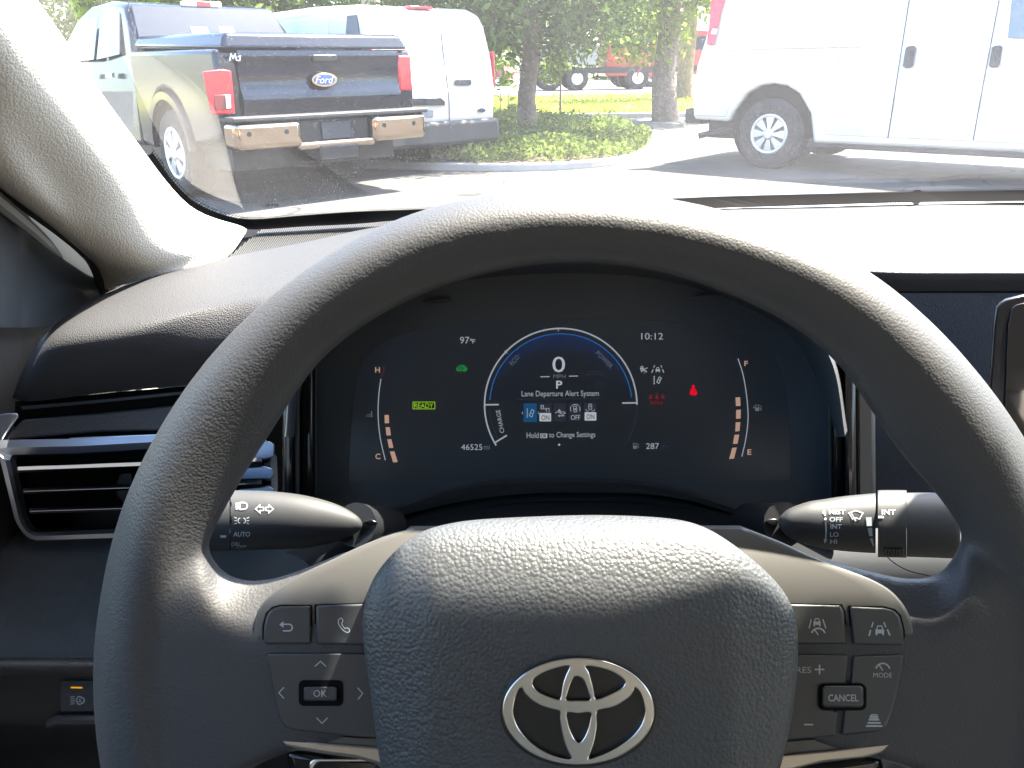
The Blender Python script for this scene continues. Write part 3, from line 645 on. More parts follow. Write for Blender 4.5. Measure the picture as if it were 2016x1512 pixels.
# roof, header, lower body with window openings
rows = []
for t in np.linspace(0, 1, 7):
    row = []
    for x in (-.36, -.2, -.05, .1, .2, .3, .35, .42, .55, .75, 1.0, 1.16):
        u = (x-CXC)/.8; y = hy(x)*(1-t)+(-1.7)*t; row.append(np.array([x, y, Zr(.245+.03*math.sin(math.pi*min(1, t*1.1)*.9)-.05*u*u)]))
    rows.append(row)
mb = MB(); mb.add(*grid(rows, 3, 3)); lin_ = mb.build('headliner', HEAD, carb)
mb = MB(); mb.add(*grid([[p+np.array([0, 0, .03]) for p in r] for r in rows], 3, 3)); mb.build('roof', WPAINT, carb)
mb = MB()
for s_ in (-1, 1):
    x = CXC+s_*.86; mb.add(*box((min(x, x+s_*.06), -2.3, .25), (max(x, x+s_*.06), .75, .93)))
mb.build('door_lower', mat('door_trim_dark', (.03, .03, .032), .6), carb)
mb = MB(); mb.add(*box((CXC-.9, -2.3, .18), (CXC+.9, 1.25, .24))); mb.build('floor', mat('carpet', (.03, .03, .03), .95), carb)
mb = MB(); mb.add(*box((CXC-.9, 1.16, .24), (CXC+.9, 1.2, .88))); mb.build('firewall', BLACKP, carb)
mb = MB(); mb.add(*box((CXC-.9, -2.3, .24), (CXC+.9, -2.0, 1.0))); mb.build('rear_shelf', HEAD, carb)
for s_ in (-1, 1):
    x = CXC+s_*.80; mb = MB(); mb.add(*prism([(x+s_*.08, -.55, .9), (x+s_*.08, -.70, .9), (x-s_*.02, -.78, 1.40), (x-s_*.02, -.66, 1.40)], [(x, -.55, .9), (x, -.70, .9), (x-s_*.08, -.78, 1.40), (x-s_*.08, -.66, 1.40)])); mb.build('door_pillar', BEIGE, carb)
# front seats (behind the viewer and beside)
SEATM = mat('seat_fabric', (.30, .27, .22), .9, bump=[('noise', 500, .001)])
for sx in (CXC-.37, CXC+.37):
    mb = MB(); mb.add(*box((sx-.25, -.45, .30), (sx+.25, .02, .50))); st = mb.build('seat', SEATM, carb, bevel=.05, seg=4)
    mb = MB(); mb.add(*prism([(sx-.24, -.42, .45), (sx+.24, -.42, .45), (sx+.2, -.68, 1.05), (sx-.2, -.68, 1.05)], [(sx-.24, -.56, .45), (sx+.24, -.56, .45), (sx+.2, -.80, 1.05), (sx-.2, -.80, 1.05)])); mb.build('backrest', SEATM, st, bevel=.04, seg=4)
# tinted side windows
tg_ = bpy.data.materials.new('tinted_glass'); tg_.use_nodes = True; N = tg_.node_tree.nodes; L = tg_.node_tree.links; N.clear(); o_ = N.new('ShaderNodeOutputMaterial'); t_ = N.new('ShaderNodeBsdfTransparent'); t_.inputs[0].default_value = (.62, .68, .66, 1)
g_ = N.new('ShaderNodeBsdfGlossy'); g_.inputs['Roughness'].default_value = .0; x_ = N.new('ShaderNodeMixShader'); x_.inputs[0].default_value = .06; L.new(t_.outputs[0], x_.inputs[1]); L.new(g_.outputs[0], x_.inputs[2]); L.new(x_.outputs[0], o_.inputs[0])
for s_ in (-1, 1):
    x = CXC+s_*.86; x2 = CXC+s_*.78
    mb = MB(); mb.add([(x, .62, .93), (x, -2.2, .93), (x2, -1.7, 1.37), (x2, .22, 1.37)], [(0, 1, 2, 3)]); mb.build('side_window', tg_, carb, smooth=False)
mb = MB(); mb.add([(CXC-.8, -2.25, 1.0), (CXC+.8, -2.25, 1.0), (CXC+.7, -1.7, 1.38), (CXC-.7, -1.7, 1.38)], [(0, 1, 2, 3)]); mb.build('rear_window', tg_, carb, smooth=False)
# A-pillar trims
def wsx(px, py, off=.012):        # near-left windscreen plane
    n = np.array([-.22, 1, 1.6]); n = n/np.linalg.norm(n); p0 = np.array([-.31, .915, Zr(-.17)])-n*off
    return PP(px, py, p0, n)
pl = thing('pillar_trim', 'beige grained windscreen pillar cover at the left edge', 'pillar trim', tuple(P(330, 520, .75)))
def dep(p): return float(np.dot(p-EYE, _f))
Rr = [((486, 456), (440, 510), (335, 537), (221, 566), .75), ((476, 446), (420, 485), (310, 525), (214, 540), .74), ((372, 404), (322, 445), (258, 490), (198, 511), .715), ((248, 250), (196, 308), (128, 375), (130, 448), .645), ((124, 72), (68, 140), (5, 235), (0, 345), .545), ((74, 0), (10, 70), (-70, 165), (-75, 285), .51), ((-40, -160), (-120, -80), (-210, 20), (-230, 160), .43), ((-300, -500), (-400, -380), (-520, -220), (-560, -60), .34)]
rows = []
for a, b, c_, d_, dl in Rr:
    pa = wsx(*a); da = dep(pa); rows.append([pa, P(*b, da*.67+dl*.33-.050), P(*c_, da*.33+dl*.67-.046), P(*d_, dl), P(d_[0]-25, d_[1]+8, dl+.05)])
mb = MB(); mb.add(*grid(rows, 7, 7)); mb.build('pillar_cover', BEIGE, pl, angle=80)
# right-hand pillar, mirror image (outside the picture)
mb = MB(); v, f = grid([[np.array([2*CXC-p[0], p[1], p[2]]) for p in r] for r in rows], 5, 5); mb.add(v, f)
pr2 = thing('pillar_trim', 'beige windscreen pillar cover on the passenger side', 'pillar trim', (1.1, .8, .98)); mb.build('pillar_cover', BEIGE, pr2)
# unseen visor, its front edge shaped to shade the steering wheel; then rear-view mirror
vz = thing('shade_visor', 'unseen beige visor with its front edge shaped to shade the steering wheel', 'sun visor', (.05, .2, Zr(.22)))
vp = [(-.28, .32), (-.1, .35), (.03, .366), (.07, .366), (.084, .3665), (.1, .366), (.119, .3672), (.1266, .3665), (.134, .358), (.139, .3433), (.157, .3375), (.175, .3359), (.2, .335), (.219, .3352), (.232, .3364), (.248, .3386), (.259, .3403), (.27, .3423), (.287, .3442), (.297, .352), (.307, .3653), (.34, .3653), (.353, .3682), (.378, .366), (.41, .366), (.425, .18), (-.28, .14)]
vp = [(x, y+(.0042 if .136 < x < .29 else .0035) if y > .2 else y) for x, y in vp]
mb = MB(); mb.add(*prism([(x, y, Zr(.216)) for x, y in vp], [(x, y, Zr(.236)) for x, y in vp])); mb.build('visor_flap', HEAD, vz, bevel=.006, seg=3)
mb = MB(); mb.add(*tube([(.38, .20, Zr(.205)), (.425, .20, Zr(.205)), (.44, .20, Zr(.25))], .005, 8)); mb.build('visor_hinge', BEIGE, vz)
mr = thing('rear_view_mirror', 'black rear-view mirror above the windscreen', 'mirror', (.36, .42, Zr(.17)))
MIRX, MIRY, MIRZ = .47, .45, Zr(.12)
mb = MB(); mb.add(*prism([(MIRX-.125, MIRY-.03, MIRZ-.03), (MIRX+.125, MIRY+.03, MIRZ-.03), (MIRX+.115, MIRY+.03, MIRZ+.035), (MIRX-.115, MIRY-.03, MIRZ+.035)], [(MIRX-.12, MIRY, MIRZ-.03), (MIRX+.12, MIRY+.06, MIRZ-.03), (MIRX+.11, MIRY+.06, MIRZ+.035), (MIRX-.11, MIRY, MIRZ+.035)])); mb.build('housing', BLACKP, mr, bevel=.01, seg=3)
mb = MB(); mb.add(*tube([(MIRX, MIRY+.03, MIRZ), (MIRX, MIRY+.02, MIRZ+.11)], .012, 8)); mb.build('arm', BLACKP, mr)
# ------------------------------------------------------------------ windscreen
ws = thing('windscreen', 'dusty curved windscreen with a dark dotted lower border', 'windscreen', (CXC, 1.05, Zr(-.17)))
def wsp(x, t, off=0): 
    y = by(x)*(1-t)+hy(x)*t; z = Zr(-.172)+(.245+.172)*t+.022*math.sin(math.pi*t); n = np.array([0, .48, .87])
    return np.array([x, y, z])-n*off
xsW = np.linspace(-.56, 1.36, 25)
mb = MB(); mb.add(*grid([[wsp(x, t) for x in xsW] for t in np.linspace(0, 1, 9)], 2, 2))
gm = bpy.data.materials.new('windscreen_glass'); gm.use_nodes = True; N = gm.node_tree.nodes; L = gm.node_tree.links; N.clear()
out = N.new('ShaderNodeOutputMaterial'); tr = N.new('ShaderNodeBsdfTransparent'); tr.inputs[0].default_value = (.93, .97, .95, 1)
gl = N.new('ShaderNodeBsdfGlossy'); gl.inputs['Roughness'].default_value = .0; gl.inputs[0].default_value = (.9, .92, 1, 1)
fr = N.new('ShaderNodeFresnel'); geo = N.new('ShaderNodeNewGeometry'); mi = N.new('ShaderNodeMapRange'); mi.inputs[3].default_value = 1.5; mi.inputs[4].default_value = 1/1.5
L.new(geo.outputs['Backfacing'], mi.inputs[0]); L.new(mi.outputs[0], fr.inputs[0])   # a thin pane reflects alike from both sides
m2 = N.new('ShaderNodeMath'); m2.operation = 'MULTIPLY'; m2.inputs[1].default_value = .85
m1 = N.new('ShaderNodeMixShader'); L.new(fr.outputs[0], m2.inputs[0]); L.new(m2.outputs[0], m1.inputs[0]); L.new(tr.outputs[0], m1.inputs[1]); L.new(gl.outputs[0], m1.inputs[2])
df = N.new('ShaderNodeBsdfTranslucent'); df.inputs[0].default_value = (.85, .88, .92, 1); d2 = N.new('ShaderNodeBsdfDiffuse'); d2.inputs[0].default_value = (.8, .82, .85, 1); md = N.new('ShaderNodeMixShader'); md.inputs[0].default_value = .35
L.new(df.outputs[0], md.inputs[1]); L.new(d2.outputs[0], md.inputs[2])
tc = N.new('ShaderNodeTexCoord'); vo = N.new('ShaderNodeTexVoronoi'); vo.inputs['Scale'].default_value = 480; L.new(tc.outputs['Object'], vo.inputs['Vector'])
nz = N.new('ShaderNodeTexNoise'); nz.inputs['Scale'].default_value = 6; nz.inputs['Detail'].default_value = 5; L.new(tc.outputs['Object'], nz.inputs['Vector'])
# specks: cell centres whose random colour is high
sp = N.new('ShaderNodeMath'); sp.operation = 'LESS_THAN'; L.new(vo.outputs['Distance'], sp.inputs[0]); sp.inputs[1].default_value = .14
sepc = N.new('ShaderNodeSeparateColor'); L.new(vo.outputs['Color'], sepc.inputs[0]); gt = N.new('ShaderNodeMath'); gt.operation = 'GREATER_THAN'; gt.inputs[1].default_value = .72; L.new(sepc.outputs[0], gt.inputs[0])
sm = N.new('ShaderNodeMath'); sm.operation = 'MULTIPLY'; L.new(sp.outputs[0], sm.inputs[0]); L.new(gt.outputs[0], sm.inputs[1])
n2 = N.new('ShaderNodeTexNoise'); n2.inputs['Scale'].default_value = 900; n2.inputs['Detail'].default_value = 2; L.new(tc.outputs['Object'], n2.inputs['Vector'])
mr_ = N.new('ShaderNodeMapRange'); mr_.inputs[1].default_value = .35; mr_.inputs[2].default_value = .75; mr_.inputs[3].default_value = .009; mr_.inputs[4].default_value = .021; L.new(nz.outputs['Fac'], mr_.inputs[0])
mr2 = N.new('ShaderNodeMapRange'); mr2.inputs[1].default_value = .35; mr2.inputs[2].default_value = .75; mr2.inputs[3].default_value = .6; mr2.inputs[4].default_value = 1.6; L.new(n2.outputs['Fac'], mr2.inputs[0])
mm = N.new('ShaderNodeMath'); mm.operation = 'MULTIPLY'; L.new(mr_.outputs[0], mm.inputs[0]); L.new(mr2.outputs[0], mm.inputs[1])
ma = N.new('ShaderNodeMath'); ma.operation = 'MULTIPLY_ADD'; ma.inputs[1].default_value = .22; L.new(sm.outputs[0], ma.inputs[0]); L.new(mm.outputs[0], ma.inputs[2])
m3 = N.new('ShaderNodeMixShader'); L.new(ma.outputs[0], m3.inputs[0]); L.new(m1.outputs[0], m3.inputs[1]); L.new(md.outputs[0], m3.inputs[2]); L.new(m3.outputs[0], out.inputs[0])
mb.build('glass', gm, ws, angle=80)
# black ceramic border with its fringe of dots, printed on the inner face
def wsq(px, py, off=.0015):
    """picture point on the inner face of the windscreen"""
    lo, hi = .15, 3.0; r = ray(px, py)
    def g(d):
        p = EYE+r*d; x = p[0]; best = 0
        z = p[2]; t = (z-Zr(-.172))/(.417+.0); t = max(-.3, min(1.2, t))
        for _ in range(4): t = (z-Zr(-.172)-.022*math.sin(math.pi*max(0, min(1, t))))/.417
        return p[1]-(by(x)*(1-t)+hy(x)*t)
    for _ in range(40):
        mid = (lo+hi)/2
        if g(mid) < 0: lo = mid
        else: hi = mid
    return EYE+r*(lo-off)
top = spline([(300, 300), (335, 350), (372, 389), (410, 412), (455, 427), (500, 432), (600, 424), (700, 417), (835, 412), (1000, 404), (1200, 398), (1390, 388), (1600, 382), (1790, 378), (2016, 374.5), (2250, 373)], 6)
bot = spline([(289, 308), (325, 359), (368, 404), (406, 426), (451, 443), (500, 452), (600, 446), (700, 441), (835, 430), (1000, 425), (1200, 418), (1462, 408.5), (1600, 404), (1790, 398.5), (2016, 395), (2250, 394)], 6)
mb = MB(); n = len(top); mb.add([wsq(*q) for q in top]+[wsq(*q) for q in bot], [(i, i+1, i+1+n, i+n) for i in range(n-1)])
mb.add([wsq(1795, 399), wsq(1795, 378), wsq(1802, 373.2), wsq(1811, 373.6), wsq(1815, 378), wsq(1813, 398), wsq(1803, 407)], [tuple(range(7))])
FRIT = mat('ceramic_border', (.012, .014, .017), .35, spec=.3); mb.build('border_band', FRIT, ws, smooth=False)
sy = MB(); k = 0
def dots(line, step, rows, sgn, sz):
    ln = np.array(line); seg = np.r_[0, np.cumsum(np.hypot(*np.diff(ln, axis=0).T))]; s = np.arange(0, seg[-1], step)
    X = np.interp(s, seg, ln[:, 0]); Y = np.interp(s, seg, ln[:, 1])
    for r_ in range(rows):
        for i in range(len(s)):
            q = sz*(1-.22*r_)
            x = X[i]+(step/2 if r_ % 2 else 0); y = Y[i]+sgn*(r_*step*.55+.2)
            sy.add([wsq(x-q, y, .002), wsq(x, y-q, .002), wsq(x+q, y, .002), wsq(x, y+q, .002)], [(0, 1, 2, 3)])
dots([q for q in top if q[0] > 470], 5.2, 2, -1, 1.9); dots([q for q in bot if q[0] > 1440], 5.2, 1, 1, 1.9)
dots([q for q in top if q[0] <= 520], 5.6, 5, -1, 2.1)
sy.build('border_dots', FRIT, ws, smooth=False)
s = Sym(lambda x, y, h: wsq(x, y, .002)); s.tx('010', 523, 401, 548, 407); s.build('date_code', BLACKP, ws)

# ------------------------------------------------------------------ dashboard
db = thing('dashboard', 'dark grained dashboard pad, sunlit on top, with vents and fabric lower panel', 'dashboard', tuple(P(1000, 620, .75)))
zr = lambda px, py, z: PZ(px, py, Zr(z))
cols = [
    [(262, 548, -.186), (221, 564, -.205), (149, 609, -.205), (94, 653, -.210), (53, 713, -.225), (24, 783, -.252)],
    [(335, 531, -.180), (290, 552, -.180), (205, 597, -.183), (122, 660, -.188), (88, 722, -.212), (66, 790, -.248)],
    [(449, 506, -.176), (392, 560, -.172), (320, 610, -.172), (262, 650, -.178), (232, 712, -.203), (215, 772, -.238)],
    [(600, 477, -.174), (560, 540, -.168), (505, 575, -.166), (455, 610, -.172), (415, 690, -.200), (380, 758, -.234)],
    [(749, 446, -.172), (735, 520, -.160), (700, 555, -.158), (660, 590, -.164), (620, 660, -.19), (600, 740, -.23)],
    [(900, 436, -.170), (900, 480, -.155), (900, 505, -.150), (890, 525, -.152), (880, 540, -.158), (860, 560, -.165)],
]
rows = [[zr(*c[i]) for c in cols] for i in range(6)]
mb = MB(); mb.add(*grid(rows, 7, 7)); mb.build('dash_pad', mat('pad_vinyl', (.036, .036, .039), .62, bump=[('vor', 900, .0004)], spec=.25), db, angle=80)
# hood over the instruments (its front lip hides behind the wheel rim) and the wide pad to the right
rows = [[zr(a, b, z) for a, b, z in r] for r in (
    [(860, 437, -.171), (1000, 432, -.171), (1200, 422, -.171), (1440, 410, -.171), (1600, 407, -.172), (1750, 403, -.172), (2016, 399, -.172), (2400, 397, -.172)],
    [(860, 470, -.156), (1000, 452, -.150), (1200, 450, -.150), (1440, 455, -.158), (1600, 450, -.170), (1750, 450, -.173), (2016, 449, -.173), (2400, 448, -.173)],
    [(840, 510, -.150), (1000, 480, -.142), (1200, 478, -.142), (1420, 500, -.150), (1590, 500, -.172), (1750, 500, -.175), (2016, 499, -.175), (2400, 499, -.175)],
    [(830, 535, -.152), (1000, 500, -.144), (1200, 498, -.144), (1410, 530, -.153), (1580, 527, -.178), (1750, 528, -.176), (2016, 529, -.176), (2400, 530, -.176)],
    [(825, 560, -.165), (1000, 516, -.152), (1200, 514, -.152), (1405, 552, -.165), (1575, 545, -.190), (1750, 546, -.183), (2016, 547, -.183), (2400, 548, -.183)],
    [(825, 575, -.172), (1000, 526, -.160), (1200, 524, -.160), (1405, 562, -.172), (1575, 575, -.205), (1750, 574, -.200), (2016, 572, -.198), (2400, 572, -.198)])]
mb = MB(); mb.add(*grid(rows, 7, 7)); mb.build('dash_top', DASHV, db, angle=80)
# lower facing of the centre, slate grey
rows = [[PD(x, y, d) for x in (1570, 1700, 1850, 2016, 2450)] for y, d in ((574, .655), (640, .655), (760, .656), (900, .657), (1020, .657), (1130, .657))]
mb = MB(); mb.add(*grid(rows, 4, 4)); mb.build('centre_panel', BLUEP, db)
s = Sym(lambda x, y, h: PD(x, y, .652)); s.re(1700, 573, 2400, 577); s.build('panel_seam', HOLE, db)
# ribbed side grille between pad and glass
gr = MB(); RIB = mat('rib_plastic', (.045, .045, .045), .6, spec=.25)
GRB = mat('grille_base', (.008, .008, .009), .9, spec=.05)
q = [(449, 507), (484, 446), (600, 438), (760, 431), (900, 424), (905, 440), (749, 449), (600, 480)]
mb = MB(); mb.add([zr(x, y, -.181) for x, y in q], [tuple(range(len(q)))]); mb.build('grille_base', GRB, db, smooth=False)
for k in range(95):
    x = 452+k*4.7; yb = np.interp(x, [449, 600, 749, 900], [508, 479, 447, 436])+1; yt = np.interp(x, [449, 486, 600, 760, 900], [498, 446, 439, 432, 424])
    if x < 486: yt = np.interp(x, [449, 486], [505, 447])
    dx = (yb-yt)*.62; a = zr(x, yb, -.178); b = zr(min(x+dx, 900), yt, -.178)
    if yb-yt < 2: continue
    gr.add(*tube([a, b], .00075, 5))
gr.build('grille_rib', RIB, db)
# panels under the pad: shadow gap, step, shelf, chrome strip
Sd = lambda x, y, h=0: P(x, y, 0.6420-h)
plate(Sd, [(30, 790), (120, 783), (230, 772), (420, 755), (420, 1000), (20, 1000)], -.01, -.004, 'gap_panel', HOLE, db)
plate(Sd, [(41, 800), (200, 786), (420, 764), (420, 771), (200, 793), (44, 807)], -.004, .002, 'trim_line', DARKP, db, bevel=.0005)
plate(Sd, [(46, 826), (200, 813), (420, 790), (420, 846), (200, 850), (60, 862), (8, 868), (28, 842)], -.003, .004, 'shelf_panel', DASHV, db, bevel=.002)
plate(Sd, [(135, 862), (300, 855), (420, 848), (420, 853), (300, 861), (176, 866), (140, 867)], .002, .0055, 'chrome_strip', CHROME, db, bevel=.0003)
# silver sweep at the far left
plate(Sd, [(-60, 824), (0, 815), (18, 813), (34, 813), (38, 820), (14, 852), (4, 868), (0, 872), (-60, 890)], -.003, .006, 'silver_sweep', SILVER, db, bevel=.0015)
# ---- air vent
vt = MB()
outer = [(-40, 872), (5, 866), (150, 864), (299, 857), (420, 850), (480, 850), (520, 860), (545, 900), (547, 960), (540, 1010), (500, 1048), (420, 1052), (222, 1059), (72, 1064), (58, 1060), (46, 1050), (36, 1036), (29, 1022), (0, 905), (-40, 880)]
inner = [(24, 897), (26, 896), (150, 893), (290, 884), (420, 876), (470, 876), (505, 884), (520, 905), (522, 960), (515, 1000), (490, 1026), (420, 1034), (227, 1041), (75, 1048), (67, 1047), (58, 1042), (50, 1032), (44, 1016), (20, 906), (22, 899)]
n = len(outer); vs = [P(*p, 0.6300) for p in outer]+[P(*p, 0.6280) for p in [((o[0]*.5+i[0]*.5), (o[1]*.5+i[1]*.5)) for o, i in zip(outer, inner)]]+[P(*p, 0.6330) for p in inner]+[P(*p, 0.6700) for p in inner]+[P(*p, 0.6700) for p in outer]
fs = [(k*n+i, k*n+(i+1) % n, (k+1)*n+(i+1) % n, (k+1)*n+i) for k in range(4) for i in range(n)]+[(4*n+i, 4*n+(i+1) % n, (i+1) % n, i) for i in range(n)]
vt.add(vs, fs); vent = vt.build('vent_frame', SILVER, db, angle=25)
ins = [(i[0]*.93+.07*280+4, i[1]*.93+.07*960) for i in inner]
mb = MB(); mb.add(*prism([P(*p, 0.6340) for p in inner], [P(*p, 0.6355) for p in inner])); 
# dark cavity made of an inner liner ring and a back plate
mb = MB(); n = len(inner); lin2 = [(i[0]*.955+.045*285, i[1]*.955+.045*962) for i in inner]
mb.add([P(*p, 0.6325) for p in inner]+[P(*p, 0.6360) for p in lin2]+[P(*p, 0.6850) for p in lin2], [(k*n+i, k*n+(i+1) % n, (k+1)*n+(i+1) % n, (k+1)*n+i) for k in range(2) for i in range(n)]+[tuple(range(2*n, 3*n))]); mb.build('duct_liner', BLACKP, vent, angle=25)
for y0, y1, x0 in ((926, 914, 34), (968, 958, 46), (1007, 999, 58)):
    mb = MB(); a, b = (x0, y0), (516, y1-6)
    def sl_(d0, dy0, d1, dy1): return [P(a[0], a[1]+dy0, d0), P(b[0], b[1]+dy0, d0), P(b[0], b[1]+dy1, d1), P(a[0], a[1]+dy1, d1)]
    mb.add(*prism(sl_(.566, 0, 0.6360, 5), sl_(.597, -7, 0.6670, -3))); mb.build('slat', mat('vent_slat', (.03, .033, .04), .6, spec=.2) if 'vent_slat' not in bpy.data.materials else bpy.data.materials['vent_slat'], vent, bevel=.0007)
plate(lambda x, y, h=0: P(x, y, 0.6360-h), [(236, 930), (262, 927), (266, 975), (266, 992), (240, 994), (228, 975), (228, 955)], -.01, .008, 'vent_tab', BLACKP, vent, bevel=.002)
# second small vent edge seen between rim and instruments
for pts_, nm in (([(470, 880), (530, 868), (541, 875), (540, 900), (520, 905), (470, 905)], 0), ([(470, 922), (520, 917), (537, 922), (541, 935), (533, 944), (470, 945)], 0), ([(470, 962), (530, 957), (541, 962), (544, 975), (470, 975)], 0)):
    plate(lambda x, y, h=0: P(x, y, 0.6220-h), pts_, -.004, .002, 'vent_end', mat('vent_end_metal', (.22, .26, .34), .35, metal=.9) if 'vent_end_metal' not in bpy.data.materials else bpy.data.materials['vent_end_metal'], db, bevel=.001)
# ---- under-dash fabric panel, ledge and switch panel
rows = [[P(x, y, d) for x in (-220, 0, 200, 420, 700, 1000)] for y, d in ((1040, 0.6750), (1075, 0.6500), (1100, 0.6400), (1180, 0.6300), (1260, 0.6250), (1296, 0.6230))]
mb = MB(); mb.add(*grid(rows, 5, 5)); mb.build('fabric_panel', FABRIC, db)
rows = [[P(x, y, d) for x in (-220, 0, 200, 420, 700)] for y, d in ((1296, 0.6270), (1299, 0.6180), (1310, 0.6130), (1322, 0.6160), (1332, 0.6250))]
mb = MB(); mb.add(*grid(rows, 4, 4)); mb.build('ledge', DASHV, db)
rows = [[P(x, y, d) for x in (-220, 0, 200, 420, 700)] for y, d in ((1330, 0.6270), (1370, 0.6280), (1420, 0.6310), (1450, 0.6450), (1512, 0.6750), (1700, 0.7150))]
mb = MB(); mb.add(*grid(rows, 4, 4)); lp = mb.build('switch_panel', BLACKP, db)
Sw = lambda x, y, h=0: P(x, y, 0.6260-h)
sw = plate(Sw, rrect(118, 1340, 200, 1402, 5), -.004, .0015, 'beam_switch', DARKP, db, bevel=.001)
s = Sym(Sw, .002); s.po([(140, 1352), (162, 1352.5), (162, 1355.5), (139, 1355)]); s.build('amber_light', emat('amber_glow', (225, 160, 30)), sw)
s = Sym(Sw, .002); s.st(arc(152, 1379, 14, 80, -80, 12, 8), 2.2); s.st([(154, 1371), (150, 1379), (154, 1387)], 2.2)
for k in range(5): s.st([(138+(k % 2), 1372+k*3.6), (147, 1371+k*3.6)], 1.3)
s.tx('A', 154, 1374.5, 161, 1384); s.build('beam_symbol', PRINTG, sw)
mb = MB(); mb.add(*tube([P(98, 1425, 0.6250), P(112, 1418, 0.6230), P(260, 1417, 0.6230)], .004, 8)); mb.build('pocket_edge', DARKP, db)
# ---- door: black sail panel and trim
dr = thing('front_door', 'black mirror-corner panel and dark grained trim of the driver door', 'door', tuple(PP(40, 900, (-.36, 0, 0), np.array([1., 0, 0]))))
def Sx(x0):
    return lambda px, py, h=0: PP(px, py, (x0+h, 0, 0), np.array([1., 0, 0]))
D0 = Sx(-.40)
rows = [[D0(x, y, h) for x, h in ((-260, .03), (-60, .015), (30, .004), (60, -.004), (140, -.010), (262, -.02))] for y in (180, 300, 420, 540, 645)]
mb = MB(); mb.add(*grid(rows, 5, 5)); mb.build('sail_panel', DARKP, dr)
rows = [[D0(x, y, h-.025) for x, h in ((-260, .03), (-60, .015), (30, .006), (60, .004), (140, .002), (262, .0))] for y in (642, 650, 720, 800, 950, 1150)]
mb = MB(); mb.add(*grid(rows, 5, 5)); mb.build('door_trim', DASHV, dr)
# window surround with a pale ridge painted as the lit streak along it
path = [D0(x, y, .010) for x, y in ((-160, 200), (-60, 288), (0, 343), (60, 395), (130, 448), (175, 487), (200, 520), (225, 590))]
mb = MB(); mb.add(*tube(spline(path, 5), .011, 10)); mb.build('door_seal', TRIMB, dr)
path = [D0(x, y, .012) for x, y in ((-160, 275), (-60, 350), (0, 399), (40, 432), (75, 462), (100, 486), (122, 506))]
mb = MB(); rr = list(np.interp(np.linspace(0, 1, 31), [0, .4, .8, 1], [.007, .006, .004, .001])); mb.add(*tube(spline(path, 5), rr, 8)); mb.build('lit_streak', mat('lit_streak_pale', (.22, .23, .22), .4), dr)

# ------------------------------------------------------------------ instrument cluster
ic = thing('instrument_cluster', 'dark glossy instrument display glowing behind the steering wheel rim', 'instrument cluster', tuple(P(1103, 900, .53)))
DC = .52
Sc = lambda x, y, h=0: P(x, y, DC-h)
pan = [(600, 1030), (600, 800), (640, 700), (700, 640), (800, 600), (1100, 580), (1400, 600), (1520, 650), (1600, 720), (1640, 820), (1640, 1030)]
mb = MB(); mb.add([Sc(*p) for p in pan], [tuple(range(len(pan)))]); mb.build('display_panel', PANELM, ic, smooth=False)
# faint rounded mask round the display area
msk = spline([(686, 946), (690, 860), (700, 760), (716, 712), (760, 672), (850, 645), (980, 632), (1120, 627), (1260, 631), (1390, 642), (1470, 662), (1520, 700), (1545, 760), (1556, 850), (1558, 946)], 6)
mo = [(600, 1020), (600, 860), (600, 700), (640, 600), (740, 530), (850, 500), (980, 490), (1120, 488), (1260, 490), (1390, 500), (1490, 530), (1580, 600), (1640, 700), (1642, 860), (1642, 1020)]
mo = spline(mo, 6); n = len(msk)
MASKM = mat('mask_plastic', (.05, .065, .085), .5)
mb = MB(); mb.add([Sc(*p, .0006) for p in msk]+[Sc(*p, .004) for p in mo], [(i, i+1, i+1+n, i+n) for i in range(n-1)]); mb.add([Sc(686, 946, .0006), Sc(1558, 946, .0006), Sc(1642, 1020, .004), Sc(600, 1020, .004)], [(0, 1, 2, 3)]); mb.build('display_mask', MASKM, ic, smooth=False)
# hood ceiling sloping forward to the lip
fr_ = [(560, 860), (575, 740), (628, 640), (740, 562), (900, 520), (1100, 505), (1290, 515), (1440, 555), (1580, 630), (1640, 720), (1664, 860)]
bk_ = [(600, 860), (612, 740), (660, 660), (770, 590), (920, 552), (1100, 538), (1270, 546), (1410, 580), (1540, 645), (1600, 730), (1640, 860)]
n = len(fr_); A = spline(fr_, 6); B = spline(bk_, 6); n = len(A)
HD = [(575, 830, .60), (590, 700, .60), (640, 600, .60), (750, 535, .62), (900, 512, .64), (1100, 505, .66), (1290, 510, .66), (1440, 530, .65), (1570, 575, .64), (1650, 690, .62), (1680, 830, .61)]
mb = MB(); mb.add(*grid([[P(*q) for q in HD], [P(q[0], q[1]-4, .52) for q in [(a[0]*.5+b[0]*.5, a[1]*.5+b[1]*.5) for a, b in zip(HD, fr_)]], [P(q[0], q[1]-3, .43) for q in fr_], [P(*q, .418) for q in fr_]], 6, 5)); mb.build('hood', DASHV, ic, angle=70)
mb = MB(); mb.add([P(*p, .418) for p in A]+[P(*((np.array(p)*.5+np.array(q)*.5)), .475) for p, q in zip(A, B)]+[P(*p, DC-.003) for p in B], [(k*n+i, k*n+i+1, (k+1)*n+i+1, (k+1)*n+i) for k in range(2) for i in range(n-1)]); mb.build('hood_lining', MASKM, ic, angle=60)
for x, y in ((862, 592), (1391, 583)):
    mb = MB(); o = Sc(x, y, .010); mb.add(*tube([o+_r*-.009+_u*-.0006, o, o+_r*.009+_u*.001], [.0006, .0022, .0006], 8)); mb.build('screw_cover', mat('cover_grey', (.05, .05, .06), .4) if 'cover_grey' not in bpy.data.materials else bpy.data.materials['cover_grey'], ic)
